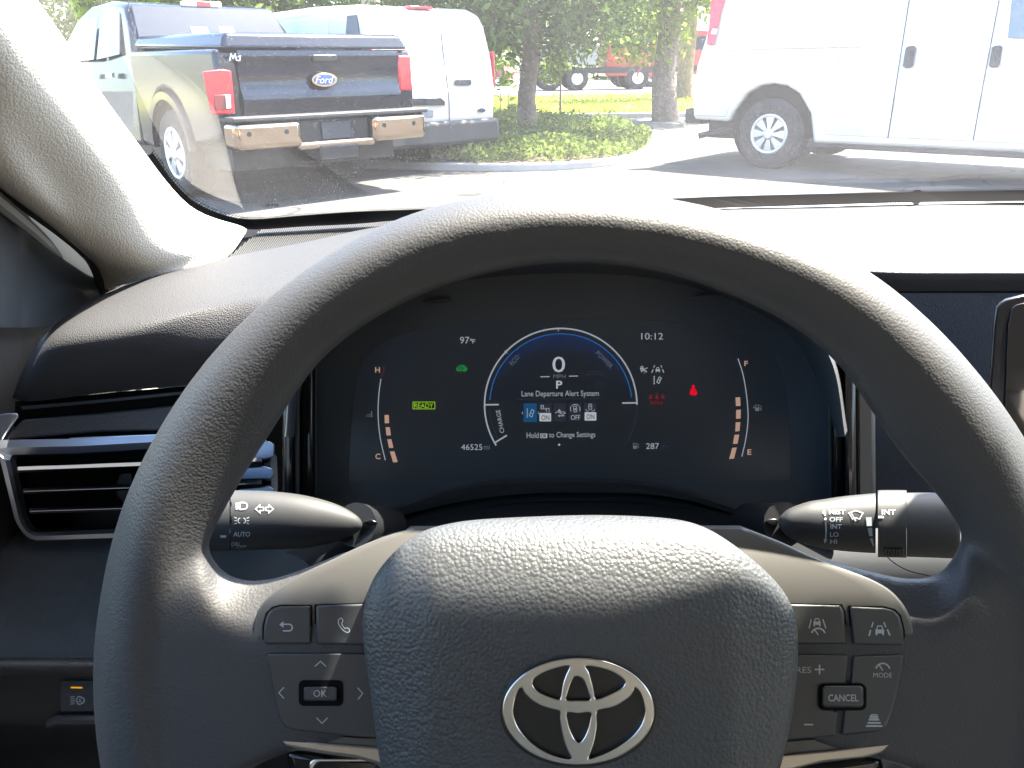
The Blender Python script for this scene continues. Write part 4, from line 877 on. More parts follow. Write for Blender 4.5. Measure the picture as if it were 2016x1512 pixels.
# glossy upright trims either side
for pts_, m_, h_ in (([(556, 1000), (556, 640), (577, 640), (577, 1000)], GLOSSB, .05), ([(577, 1000), (577, 640), (590, 640), (590, 1000)], DARKP, .046), ([(590, 1010), (590, 640), (617, 640), (617, 1010)], GLOSSB, .035), ([(617, 1010), (617, 640), (624, 640), (624, 1010)], DARKP, .030)):
    plate(Sc, pts_, h_-.03, h_, 'side_trim', m_, ic, bevel=.0025)
for pts_, m_, h_ in (([(1628, 640), (1640, 640), (1641, 1010), (1633, 1010)], DARKP, .025), ([(1640, 640), (1662, 640), (1664, 1010), (1641, 1010)], GLOSSB, .030), ([(1662, 640), (1684, 640), (1686, 1010), (1664, 1010)], GLOSSB, .044), ([(1684, 640), (1722, 640), (1724, 1010), (1686, 1010)], BLACKP, .038)):
    plate(Sc, pts_, h_-.03, h_, 'side_trim', m_, ic, bevel=.0025)
# lower lip
lipu = spline([(600, 1045), (720, 1014), (800, 989), (870, 966), (950, 949), (1040, 943), (1140, 942), (1240, 946), (1320, 957), (1390, 978), (1460, 1000), (1540, 1022), (1660, 1050)], 4)
lipl = spline([(600, 1062), (726, 1030), (810, 1004), (880, 982), (955, 965), (1040, 959), (1140, 958), (1240, 962), (1315, 973), (1385, 993), (1455, 1015), (1535, 1038), (1660, 1068)], 4)
n = len(lipu); mb = MB()
mb.add([P(*p, .508) for p in lipu]+[P(*p, .490) for p in lipu]+[P(*p, .486) for p in [(a[0], a[1]*.6+b[1]*.4) for a, b in zip(lipu, lipl)]]+[P(*p, .488) for p in lipl]+[P(*p, .51) for p in lipl], [(k*n+i, k*n+i+1, (k+1)*n+i+1, (k+1)*n+i) for k in range(4) for i in range(n-1)])
mb.build('lower_lip', DASHV, ic)
# ---- lit readouts
H0 = .0012
WHT = emat('lit_white', (150, 158, 168)); WHD = emat('lit_dim', (92, 100, 110)); WHB = emat('lit_bright', (170, 176, 186)); WARM = emat('lit_warm', (176, 142, 126)); BLUE = emat('lit_blue', (36, 92, 160)); BLUED = emat('lit_deep_blue', (24, 46, 92)); BLUET = emat('lit_tile_blue', (22, 72, 112)); GRN = emat('lit_green', (28, 130, 62)); LIME = emat('lit_lime', (150, 200, 50)); RED = emat('lit_red', (225, 10, 40)); REDD = emat('lit_dull_red', (120, 28, 40)); FAINT = emat('lit_faint', (44, 52, 66)); TILE = emat('lit_tile', (40, 42, 54)); DRED = emat('lit_dark_red', (78, 32, 44))
CY, CXm = 796, 1104
def sym(): return Sym(Sc, H0)
s = sym(); s.st(arc(1104, 797, 150, 0, 180, 60, 150.5), 3); s.st(arc(1104, 797, 150, 180, 212, 12, 150.5), 3)
s.st([(1225, 793.5), (1255, 793)], 3); s.st([(953, 797), (982, 796.5)], 3); s.st([(975, 871), (998, 857)], 3)
s.st([(1099.3, 648), (1099.3, 653)], 1.5); s.st([(993, 690), (999, 696)], 1.8); s.build('power_dial', WHT, ic)
s = sym(); s.st(arc(1104, 797, 140, 6, 176, 60), 2); s.build('dial_glow_line', BLUE, ic)
s = Sym(Sc, H0-.0003); 
for k in range(9):
    pass
# soft blue dome inside the dial: radial gradient on its own small disc, emitted by the screen
dm = bpy.data.materials.new('dial_glow'); dm.use_nodes = True; N = dm.node_tree.nodes; L = dm.node_tree.links; b_ = N['Principled BSDF']; b_.inputs['Base Color'].default_value = (.006, .006, .008, 1); b_.inputs['Roughness'].default_value = .4
tcn = N.new('ShaderNodeTexCoord'); at = N.new('ShaderNodeAttribute'); at.attribute_name = 'glow'; rp = N.new('ShaderNodeValToRGB')
el = rp.color_ramp.elements; el[0].position = .0; el[0].color = (*lin((27, 32, 42)), 1); el[1].position = 1; el[1].color = (*lin((22, 52, 104)), 1); e2 = el.new(.72); e2.color = (*lin((26, 36, 52)), 1)
L.new(at.outputs['Fac'], rp.inputs[0]); L.new(rp.outputs[0], b_.inputs['Emission Color']); b_.inputs['Emission Strength'].default_value = .45/2**EXPO
rads = [0, .3, .55, .7, .8, .88, .94, 1.0]; vs = []; fs = []; gl_ = []
NA = 40
for r_ in rads:
    for k in range(NA+1):
        a = rad(4+172*k/NA); vs.append(Sc(1104+138.5*r_*math.cos(a), 797-138.5*r_*math.sin(a), H0-.0003)); gl_.append(r_*(.55+.45*math.sin(a)**.7))
for i in range(len(rads)-1): fs += [(i*(NA+1)+k, i*(NA+1)+k+1, (i+1)*(NA+1)+k+1, (i+1)*(NA+1)+k) for k in range(NA)]
mb = MB(); mb.add(vs, fs); o = mb.build('dial_glow', dm, ic, smooth=False); a_ = o.data.attributes.new('glow', 'FLOAT', 'POINT'); a_.data.foreach_set('value', gl_)
s = sym(); s.tx('0', 1087.5, 702, 1112.5, 733); s.build('speed_readout', WHB, ic)
s = sym(); s.tx('MPH', 1089.5, 737, 1113.5, 745); s.build('speed_unit', WHD, ic)
s = sym(); s.st([(1064, 741.8), (1082, 741.4)], 1.8); s.st([(1120, 740.6), (1138, 740.2)], 1.8); s.build('unit_rule', WHT, ic)
s = sym(); s.tx('P', 1095, 749.5, 1107, 765, bold=True); s.build('gear_readout', WHB, ic)
s = sym(); s.tx('Lane Departure Alert System', 1027, 769, 1179, 783.5, rot=.4); s.build('menu_title', WHT, ic)
s = sym(); s.st([(1016, 786), (1186, 784.5)], 1.2); s.build('menu_rule', FAINT, ic)
s = sym(); s.tx('Hold', 1037, 851.5, 1060.5, 862.5, rot=.4); s.tx('to Change Settings', 1081, 850.5, 1172, 864, rot=.6); s.re(1063.5, 853.5, 1077.5, 862.5); s.build('menu_hint', WHT, ic)
s = Sym(Sc, H0+.0003); s.tx('OK', 1065, 854.5, 1076, 861.5, bold=True); s.build('hint_key', BLACKP, ic)
s = sym(); s.po(oval(0, 1101, 875.6, 2, 2, 12)); s.build('page_dot', WHB, ic); s = sym(); s.po(oval(0, 1107.5, 875.6, 1.5, 1.5, 12)); s.build('page_dot', FAINT, ic)
s = sym(); s.tx('ECO', 1002, 704.5, 1024, 713.5, rot=47); s.build('eco_label', WHD, ic)
s = sym(); s.tx('POWER', 1169, 703.5, 1211, 712.5, rot=-46); s.build('power_label', WHD, ic)
s = sym(); s.tx('CHARGE', 961.5, 825.5, 1007.5, 834, rot=101); s.build('charge_label', WHT, ic)
s = sym(); s.tx('97', 905.5, 663, 924, 676.5); s.tx('F', 930, 668, 936, 676); s.st(oval(0, 927.5, 669, 1.7, 1.7, 12), 1.1, True); s.build('outside_temperature', WHT, ic)
s = sym(); s.tx('10:12', 1262.5, 655.5, 1305.5, 668.5); s.build('clock_readout', WHT, ic)
s = sym(); s.tx('46525', 908, 874.5, 949.5, 886); s.build('odometer', WHT, ic); s = sym(); s.tx('mi', 952.5, 875, 964, 885); s.build('odometer_unit', WHD, ic)
s = sym(); s.tx('287', 1272, 872.5, 1297.5, 884); s.build('range_readout', WHT, ic); s = sym(); s.tx('mi', 1303, 873, 1315, 883); s.build('range_unit', FAINT, ic)
def pump(s, x, y, k): # fuel pump pictogram
    s.st([(x-5*k, y-6*k), (x+2*k, y-6*k), (x+2*k, y+6*k), (x-5*k, y+6*k)], 1.2*k, True); s.re(x-4.5*k, y-1*k, x+1.5*k, y+6*k); s.st([(x+2*k, y), (x+5*k, y+1*k), (x+5*k, y+5*k), (x+7*k, y+4*k), (x+7*k, y-3*k), (x+4*k, y-6*k)], 1*k)
    return s
s = sym(); pump(s, 1251, 878, .85); s.build('range_symbol', WHD, ic)
s = sym(); pump(s, 1492, 803, .95); s.po([(1482, 802), (1485.5, 799.5), (1485.5, 804.5)]); s.build('fuel_symbol', WHD, ic)
s = sym(); s.tx('F', 1465.5, 710.5, 1472.5, 720.5, bold=True); s.build('full_mark', WARM, ic); s = sym(); s.tx('E', 1471.5, 884.5, 1479.5, 895.5, bold=True); s.build('empty_mark', WARM, ic)
s = sym(); s.tx('H', 738.5, 723, 748, 733.5, bold=True); s.build('hot_mark', WARM, ic); s = sym(); s.tx('C', 739, 893, 749, 904, bold=True); s.build('cold_mark', WARM, ic)
s = sym(); s.st(spline([(750, 746), (746.5, 770), (744.5, 800), (745, 830), (749, 865), (758.5, 906)], 5), 1.8); s.build('temperature_arc', WHT, ic)
s = sym(); s.po([(756.5, 720), (758.8, 720), (754, 741), (751, 741)]); s.build('hot_zone', DRED, ic)
s = sym(); s.st(spline([(1453, 706), (1462, 734), (1468, 765), (1472, 800), (1472.5, 830), (1468, 866), (1460.5, 899)], 5), 1.8); s.build('fuel_arc', WHT, ic)
for q in ([(757, 817), (765.5, 817), (766, 833), (757.5, 833.5)], [(759, 841), (767.5, 841), (769.5, 857), (761, 857.5)], [(762.5, 865), (770.5, 864.5), (774.5, 881.5), (766, 882)], [(767.5, 889), (776.5, 888.5), (783, 909.5), (774, 910.5)]):
    s = sym(); s.po(q); s.build('temperature_bar', WARM, ic)
for q in ([(1448, 782.5), (1457, 782), (1458, 799), (1449, 799.5)], [(1449.5, 807), (1458.5, 806.5), (1458, 824), (1449, 824.5)], [(1448.5, 831.5), (1457.5, 831), (1456, 848.5), (1447.5, 849.5)], [(1446, 856), (1455.5, 855.5), (1452, 873.5), (1443, 874)], [(1441.5, 881.5), (1450.5, 881), (1445, 903), (1435.5, 903.5)]):
    s = sym(); s.po(q); s.build('fuel_bar', WARM, ic)
s = sym(); s.st([(731, 809), (731, 819)], 1.2); s.st([(731, 811), (733.5, 811)], 1); s.st([(731, 814), (733.5, 814)], 1); s.st([(722, 816.5), (733, 816.5)], 1); s.st([(721, 819.5), (734, 819.5)], 1); s.build('coolant_symbol', WHD, ic)
s = Sym(Sc, H0-.0003); s.re(813.5, 792, 855.5, 804.5); s.build('ready_field', emat('lit_ready_back', (6, 26, 6)), ic)
s = sym(); s.st([(813, 791.5), (856, 791.5), (856, 805), (813, 805)], 1.2, True); s.tx('READY', 815.5, 794, 853, 803); s.build('ready_lamp', LIME, ic)
s = sym(); s.po(spline([(898, 726), (903, 721), (907, 718.5), (913, 719), (917, 722), (920.5, 726), (918, 730), (914, 731.5), (909, 729.5), (904, 731.5), (900, 729.5)], 3, True)); s.build('ev_lamp', GRN, ic)
s = Sym(Sc, H0+.0003); s.tx('EV', 903, 721.5, 915.5, 728.5, shear=.3, bold=True); s.build('ev_text', mat('ev_dark', (.002, .02, .008), .5), ic)
# assistance lamps
def carback(s, x, y, k, w=1.3):
    s.st([(x-3.2*k, y-1.5*k), (x-2*k, y-5*k), (x+2*k, y-5*k), (x+3.2*k, y-1.5*k)], w); s.po([(x-4.5*k, y-1.5*k), (x+4.5*k, y-1.5*k), (x+4.5*k, y+2.6*k), (x-4.5*k, y+2.6*k)]); s.re(x-4.3*k, y+2.6*k, x-2.6*k, y+4.6*k); s.re(x+2.6*k, y+2.6*k, x+4.3*k, y+4.6*k)
s = sym(); carback(s, 1295, 728.5, .95); s.st([(1289, 719), (1287, 724)], 1.5); s.st([(1286, 727), (1283, 734)], 1.8); s.st([(1301, 719), (1303, 724)], 1.5); s.st([(1304, 727), (1307, 733.5)], 1.8); s.build('lane_trace_lamp', WHT, ic)
s = sym(); carback(s, 1264, 725, .8); s.st(arc(1268, 735, 6, 20, 160, 8), 1.6); s.st([(1262, 730), (1275, 724)], 1.6); s.st([(1268, 735), (1271, 730)], 1.2); s.build('cruise_lamp', WHT, ic)
s = sym(); s.st([(1288, 740), (1288, 757)], 1.2)
for k in range(4): s.st([(1286.5, 741+k*4.5), (1289.5, 741+k*4.5)], 1.4)
s.st([(1293, 752), (1298, 742), (1302, 744.5), (1297, 755)], 1.6, True); s.st([(1296, 747), (1299.5, 749)], 1.2); s.build('lane_departure_lamp', WHT, ic)
s = sym()
for x in (1281, 1293, 1305): s.po(oval(0, x, 777, 1.5, 1.8, 10)); s.po([(x-3.6, 785), (x-2.4, 780), (x, 778.5), (x+2.4, 780), (x+3.6, 785)])
s.tx('REAR', 1281.5, 789, 1305.5, 796.5); s.build('rear_belt_lamp', REDD, ic)
s = sym(); s.po(oval(0, 1365, 761, 3, 3.5, 14)); s.po([(1358.5, 777), (1357.5, 774), (1361, 765), (1365, 763), (1369, 765), (1373, 774), (1371.5, 777.5), (1365, 778.5)]); s.build('seatbelt_lamp', RED, ic)
# faint road symbol in the dial
s = sym(); s.st([(1147, 745), (1158, 732), (1181, 732), (1192, 744)], 1.2); s.st([(1156, 737.5), (1184, 737)], 1); s.st([(1177, 754), (1186, 754), (1186, 761), (1177, 761)], 1, True); s.build('distance_symbol', FAINT, ic)
s = sym(); s.st(arc(1104, 797, 150, -2, -35, 14), 1.2); s.build('dial_tail', FAINT, ic); s = sym(); s.st(arc(1104, 797, 140, 184, 210, 10), 1.2); s.build('dial_tail', FAINT, ic)
# menu tiles
tiles = [(1031, 794, 1057, 831, BLUET), (1060, 794, 1086, 812, TILE), (1090, 794, 1114, 830, TILE), (1120, 794, 1144.5, 829, TILE), (1149, 793, 1175, 811, TILE)]
for x0, y0, x1, y1, m_ in tiles:
    s = Sym(Sc, H0+.0002); s.re(x0, y0, x1, y1); s.build('menu_tile', m_, ic)
HT2 = H0+.0005
def s2(): return Sym(Sc, HT2)
s = s2(); s.st([(1038, 804), (1038, 822)], 1)
for k in range(5): s.st([(1037, 805+k*4), (1039.3, 805+k*4)], 1.1)
s.st([(1042, 818), (1047, 806), (1051.5, 808.5), (1047, 821)], 1.3, True); s.st([(1045, 813), (1049, 815)], 1); s.st([(1029.5, 810.5), (1027.8, 813), (1029.5, 815.5)], 1); s.st([(1059, 810.5), (1060.7, 813), (1059, 815.5)], 1); s.build('tile_symbol', WHT, ic)
s = s2(); s.st([(1065, 805), (1065, 798), (1070, 798), (1070, 805)], 1.1, True); s.st([(1065, 801), (1070, 801)], 1); s.st([(1076, 811), (1076, 804), (1081, 804), (1081, 811)], 1.1); s.st([(1071.5, 806), (1073, 803)], 1); s.st([(1073.5, 807), (1075, 804)], 1); s.build('tile_symbol', WHT, ic)
s = s2(); s.po([(1101, 804.5), (1102, 807.5), (1105, 806.5), (1103, 809), (1105, 811), (1101.6, 810.3), (1099.5, 812), (1099.5, 809), (1097, 808), (1100, 807.2)]); s.st(spline([(1093, 813.5), (1096, 811), (1100, 812), (1103, 813.5)], 3), 1.2); s.st(oval(0, 1108, 813, 5, 2.2, 14), 1.2, True); s.st([(1101, 818.5), (1111, 818.5)], 1.6); s.po([(1101.5, 816), (1098.5, 818.5), (1101.5, 821)]); s.build('tile_symbol', WHT, ic)
s = s2(); s.st(rrect(1129.5, 799.5, 1135.5, 811, 1.8, 3), 1.2, True); s.re(1131, 804, 1134, 807.5); s.st(arc(1132.5, 805, 9, 140, 40, 8, 9), 1.2); s.st(arc(1132.5, 805, 9.5, 150, 210, 6), 1.3); s.st(arc(1132.5, 805, 9.5, -30, 30, 6), 1.3); s.tx('OFF', 1124, 817, 1142, 826.5); s.build('tile_symbol', WHT, ic)
s = s2(); s.st(rrect(1159, 795.5, 1165, 806, 1.8, 3), 1.2, True); s.re(1160.6, 799, 1163.4, 801); s.st(arc(1156.5, 806.5, 3, 160, 330, 5), 1); s.st(arc(1167.5, 806.5, 3, 210, 380, 5), 1); s.build('tile_symbol', WHT, ic)
s = s2(); s.po(rrect(1062, 813, 1085, 829.5, 1.2, 2)); s.build('on_field', WHB, ic); s = s2(); s.po(rrect(1151, 811.5, 1174, 828, 1.2, 2)); s.build('on_field', WHB, ic)
s = Sym(Sc, HT2+.0003); s.tx('ON', 1066, 817.5, 1081.5, 827); s.build('on_text', BLACKP, ic); s = Sym(Sc, HT2+.0003); s.tx('ON', 1155, 815.5, 1170, 825); s.build('on_text', BLACKP, ic)

# ------------------------------------------------------------------ touch screen
ts = thing('touch_screen', 'black-framed dashboard touch screen cut off by the right edge', 'touch screen', tuple(P(2150, 900, .57)))
Tt = lambda x, y, h=0: P(x, y, .56-h)
plate(Tt, [(1955, 640), (1961, 604), (1968, 595), (1980, 588), (2016, 579), (2450, 570), (2450, 1180), (1925, 1180), (1930, 1000)], -.012, .004, 'housing', GLOSSB, ts, bevel=.0025, seg=4)
plate(Tt, [(1974, 900), (1985, 640), (1992, 607), (2000, 600), (2016, 596), (2440, 588), (2440, 1160), (1962, 1160)], .004, .0052, 'screen_glass', mat('screen_glass', (.006, .006, .008), .03, spec=1.0), ts, bevel=.0006)
mb = MB(); mb.add(*prism([P(2100, 800, .585), P(2300, 800, .585), P(2300, 1100, .585), P(2100, 1100, .585)], [P(2120, 820, .68), P(2280, 820, .68), P(2280, 1080, .68), P(2120, 1080, .68)])); mb.build('bracket', BLACKP, ts)

# ------------------------------------------------------------------ steering column shroud
cv = thing('steering_column', 'black steering column shroud behind the wheel hub', 'steering column', tuple(P(1130, 1250, .47)))
rows = [[P(x, y, d) for x, y, d in r] for r in (
    [(640, 1075, .50), (720, 1040, .50), (850, 1000, .50), (1000, 975, .50), (1140, 970, .50), (1290, 975, .50), (1440, 1003, .50), (1550, 1040, .50), (1640, 1075, .50)],
    [(640, 1095, .485), (720, 1058, .485), (850, 1015, .485), (1000, 988, .485), (1140, 983, .485), (1290, 988, .485), (1440, 1018, .485), (1550, 1058, .485), (1640, 1095, .485)],
    [(660, 1140, .46), (730, 1090, .465), (850, 1040, .47), (1000, 1015, .472), (1140, 1010, .472), (1290, 1015, .472), (1440, 1042, .47), (1550, 1092, .465), (1620, 1140, .46)],
    [(680, 1300, .43), (740, 1250, .40), (860, 1200, .37), (1000, 1160, .36), (1140, 1150, .36), (1290, 1160, .36), (1420, 1200, .37), (1530, 1250, .40), (1600, 1300, .43)])]
mb = MB(); mb.add(*grid(rows, 5, 5)); mb.build('upper_shroud', SHROUD, cv)
rows = [[P(x, y, d) for x in (560, 700, 900, 1140, 1400, 1700, 1950)] for y, d in ((1075, .50), (1120, .46), (1200, .45), (1400, .45), (1700, .46))]
mb = MB(); mb.add(*grid(rows[1:], 4, 4)); 
rows = [[P(x, y, d) for x in (1480, 1600, 1750, 1900, 2100)] for y, d in ((1040, .66), (1085, .65), (1120, .645), (1160, .645), (1300, .65), (1600, .66))]
mb = MB(); mb.add(*grid(rows, 4, 4)); mb.build('knee_panel', DARKP, db)
s = Sym(lambda x, y, h: P(x, y, .642-h)); s.st(spline([(1738, 1088), (1760, 1108), (1790, 1124), (1830, 1134)], 4), 2); s.build('knee_panel_seam', HOLE, db)

# ------------------------------------------------------------------ stalks
def stalk(rt_, prof, d0, name, m, squash=.8, n=28, x_cap=True):
    """prof: list of (px, top y, bottom y); round-sectioned body along the picture's x axis"""
    mb = MB(); m_ = len(prof); vs = []
    pr_ = spline([np.array(p, float) for p in prof], 5)
    for x, a, b in pr_:
        r = (b-a)/2; c = (a+b)/2
        for k in range(n):
            t = 2*math.pi*k/n; y = c-r*math.sin(t); z = r*math.cos(t)*squash*d0/FPX; vs.append(P(x, y, d0-z))
    N_ = len(pr_); fs = [(i*n+k, i*n+(k+1) % n, (i+1)*n+(k+1) % n, (i+1)*n+k) for i in range(N_-1) for k in range(n)]+[tuple(range(n)), tuple(range((N_-1)*n, N_*n))]
    mb.add(vs, fs); return mb.build(name, m, rt_, angle=50)
def stalkmap(prof, d0, squash=.8):
    X = [p[0] for p in prof]; A = [p[1] for p in prof]; B = [p[2] for p in prof]
    def S(px, py, h=0):
        a = np.interp(px, X, A); b = np.interp(px, X, B); c = (a+b)/2; r = (b-a)/2; q = max(0, 1-((py-c)/r)**2)**.5
        return P(px, py, d0-r*q*squash*d0/FPX-h)
    return S
STALK = mat('stalk_plastic', (.024, .025, .028), .62, bump=[('noise', 2500, .00003)])
ls = thing('turn_signal_stalk', 'black lighting and turn signal stalk left of the steering column', 'stalk', tuple(P(700, 1035, .45)), group='stalks on the steering column')
pl_ = [(454, 965, 1084), (480, 965.5, 1083.5), (530, 967, 1082), (590, 973.5, 1080), (640, 985, 1072), (675, 998, 1062), (700, 1013, 1050), (710, 1023, 1042), (713, 1030, 1034)]
lb = stalk(ls, pl_, .42, 'stalk_body', STALK)
kn = stalk(ls, [(340, 966, 1086), (380, 965, 1086), (452, 965, 1085)], .42, 'twist_knob', STALK)
SL = stalkmap(pl_, .42); SLk = stalkmap([(340, 966, 1086), (452, 965, 1085)], .42)
s = Sym(SL, .0004); s.st([(455, 966), (455, 990), (456, 1025), (453, 1083)], 2); s.build('knob_gap', HOLE, ls)
s = Sym(SL, .0003)
s.st([(472, 989), (472, 1003)], 2); s.st([(472, 989.5)]+arc(478, 996, 9, 70, -70, 10, 7)+[(472, 1003)], 2)
for k in range(5): s.st([(464, 991+k*2.8), (470, 990+k*2.8)], 1.5)
s.build('headlamp_symbol', PRINT, ls)
s = Sym(SL, .0003); s.st([(503, 1002), (512, 994), (512, 999), (519, 999), (519, 1005), (512, 1005), (512, 1010)], 1.8, True); s.st([(538, 1002), (529, 994), (529, 999), (523, 999), (523, 1005), (529, 1005), (529, 1010)], 1.8, True); s.build('turn_arrows', PRINT, ls)
s = Sym(SL, .0003)
for sg_ in (-1, 1):
    cx = 476+sg_*5; s.st([(cx-sg_*2, 1020)]+[(cx-sg_*2+sg_*4.5*math.sin(math.pi*k/8), 1025-5*math.cos(math.pi*k/8)) for k in range(9)]+[(cx-sg_*2, 1030)], 1.8)
    for a, b in ((-6, -8), (0, 0), (6, 8)): s.st([(cx+sg_*4.5, 1025+a*.75), (cx+sg_*9.5, 1025+b*.85)], 1.5)
s.build('side_lamp_symbol', PRINT, ls)
s = Sym(SL, .0003); s.tx('AUTO', 459.5, 1047, 492.5, 1056.5, shear=.1, bold=True); s.build('auto_label', PRINT, ls)
s = Sym(SL, .0003); s.tx('DRL', 456, 1067.5, 474, 1075, shear=.1); s.tx('OFF', 466, 1073.5, 485, 1079, shear=.1); s.build('daylight_label', PRINTG, ls)
s = Sym(SLk, .0003); s.re(434, 1054, 445, 1058.5); s.build('knob_mark', PRINT, kn)
mb = MB(); mb.add(*tube([P(700, 1033, .425), P(725, 1036, .44), P(760, 1040, .47)], [.012, .011, .013], 14)); mb.build('stalk_neck', BLACKP, ls)
plate(lambda x, y, h=0: P(x, y, .425-h), [(716, 1026), (730, 1022), (744, 1028), (742, 1032), (718, 1031)], 0, .004, 'neck_clip', GLOSSB, ls, bevel=.001)
# lower shroud of the left stalk
rows = [[P(x, y, d) for x, y, d in r] for r in ([(560, 1086, .46), (640, 1070, .45), (700, 1045, .45), (760, 1040, .46)], [(600, 1105, .44), (670, 1085, .43), (720, 1062, .43), (775, 1050, .44)], [(640, 1150, .43), (700, 1120, .42), (740, 1090, .42), (800, 1065, .43)])]
mb = MB(); mb.add(*grid(rows, 5, 5)); mb.build('side_shroud', SHROUD, cv)
rs_ = thing('wiper_stalk', 'black wiper stalk with MIST OFF INT LO HI markings on the right', 'stalk', tuple(P(1540, 1035, .45)), group='stalks on the steering column')
pr_ = [(1533, 1022, 1034), (1540, 1012, 1046), (1556, 1000, 1060), (1590, 988, 1072), (1620, 983, 1080), (1660, 977, 1085), (1700, 973, 1088), (1724, 971, 1089)]
stalk(rs_, pr_, .42, 'stalk_body', STALK); stalk(rs_, [(1729, 967, 1096), (1733, 965, 1097), (1780, 965, 1098), (1784, 967, 1099)], .42, 'twist_ring', STALK); stalk(rs_, [(1785, 970, 1096), (1840, 970, 1098), (1886, 972, 1099), (1890, 985, 1090)], .42, 'end_cap', STALK)
SR = stalkmap(pr_, .42); SRr = stalkmap([(1729, 965, 1097), (1784, 966, 1098)], .42)
s = Sym(SR, .0003); s.tx('MIST', 1632, 1003, 1664, 1012.5, bold=True); s.tx('OFF', 1633, 1018, 1659, 1027, bold=True); s.tx('INT', 1635, 1032, 1657, 1041.5, bold=True); s.tx('LO', 1634, 1047.5, 1651, 1057, bold=True); s.tx('HI', 1634.5, 1062, 1648, 1070.5, bold=True); s.build('wiper_labels', PRINT, rs_)
s = Sym(SR, .0003); s.po([(1619, 1011), (1622, 1001), (1626.5, 1011)]); s.st([(1623, 1010), (1624, 1015)], 3); s.po(oval(0, 1625, 1021.5, 2.6, 2.6, 12)); s.st([(1625.5, 1027), (1626.5, 1045), (1625.5, 1062)], 2.6); s.po([(1621.5, 1061), (1629, 1061.5), (1624, 1070.5)]); s.build('travel_arrow', PRINT, rs_)
s = Sym(SR, .0003); s.st([(1671, 1010), (1685, 1005), (1699, 1010), (1692, 1022), (1685, 1019), (1679, 1022)], 2, True); s.st([(1675, 1009), (1684, 1024)], 1.6); s.po(oval(0, 1684, 1024.5, 2, 2, 10)); s.build('wiper_symbol', PRINT, rs_)
s = Sym(SR, .0003); s.po([(1704.5, 1018), (1716, 1018), (1716.5, 1035.5), (1706.5, 1035.5)]); s.po([(1708, 1039.5), (1717, 1039.5), (1718, 1055.5), (1711.5, 1055.5)]); s.po([(1712.5, 1060), (1718.5, 1060), (1721, 1076), (1719, 1076)]); s.build('interval_scale', PRINT, rs_)
s = Sym(SRr, .0003); s.tx('INT', 1736, 1003, 1763, 1013, bold=True); s.re(1729, 1015.5, 1740, 1020); s.build('ring_label', PRINT, rs_)
mb = MB()
for k in range(7): mb.add(*tube([SRr(1742+k*5.5, 1080, .0005), SRr(1744+k*5.5, 1093, .0005)], .0007, 5))
mb.build('ring_ribs', STALK, rs_)
mb = MB(); mb.add(*tube([P(1545, 1032, .425), P(1520, 1030, .44), P(1480, 1032, .47)], [.012, .011, .013], 14)); mb.build('stalk_neck', BLACKP, rs_)
plate(lambda x, y, h=0: P(x, y, .425-h), [(1504, 1028), (1512, 1021), (1532, 1021), (1533, 1031), (1518, 1036)], 0, .004, 'neck_clip', GLOSSB, rs_, bevel=.001)

# ------------------------------------------------------------------ steering wheel
DW = .32
W = lambda x, y, h=0: P(x, y, DW-h)
sw_ = thing('steering_wheel', 'dark grey leather-grained steering wheel with silver oval badge on the hub', 'steering wheel', tuple(W(1140, 1400, -.03)))
cwx, cwy = 1159.1, 1347.6
ang_o = [-180, -176, -120, -90, -60, 0, 30, 35, 40, 45, 52, 56, 64, 72, 79, 86, 93, 101, 109, 114, 122, 125, 142, 149, 155, 161, 167, 177, 180]
rad_o = [975, 974, 975, 975, 980, 985, 988, 985, 984, 983, 983, 983, 976, 968, 966, 966, 970, 979, 988, 989, 986, 986, 987, 984, 984, 982, 976, 976, 975]
ang_i = [-180, -90, 0, 20, 25, 29, 35, 42, 47, 55, 64, 73, 82, 94, 108, 116, 127, 132, 140, 151, 159, 180]
rad_i = [800, 800, 800, 795, 792, 778, 760, 764, 784, 808, 815, 820, 829, 836, 837, 838, 836, 826, 798, 792, 800, 800]
mb = MB(); vs = []; NR = 144; NK = 24
def smoothp(a, A, B):
    return float(np.mean([np.interp(((a+d+180) % 360)-180, A, B) for d in (-4, -2, 0, 2, 4)]))
for i in range(NR):
    a = -180+360*i/NR; ro = smoothp(a, ang_o, rad_o); ri = smoothp(a, ang_i, rad_i); rm = (ro+ri)/2; hw = (ro-ri)/2
    for k in range(NK):
        t = 2*math.pi*k/NK; ct, st_ = math.cos(t), math.sin(t); e = .74
        # slightly D-shaped grip: the front face leans towards the hub, its ridge lies near the outer edge
        uu = hw*math.copysign(abs(ct)**e, ct); vv = .0150*math.copysign(abs(st_)**e, st_)*FPX/DW; al = rad(23)
        x = rm+uu*math.cos(al)-vv*math.sin(al); h = (vv*math.cos(al)+uu*math.sin(al))*DW/FPX
        vs.append(W(cwx+x*math.cos(rad(a)), cwy-x*math.sin(rad(a)), h))
fs = [(i*NK+k, i*NK+(k+1) % NK, ((i+1) % NR)*NK+(k+1) % NK, ((i+1) % NR)*NK+k) for i in range(NR) for k in range(NK)]
mb.add(vs, fs)
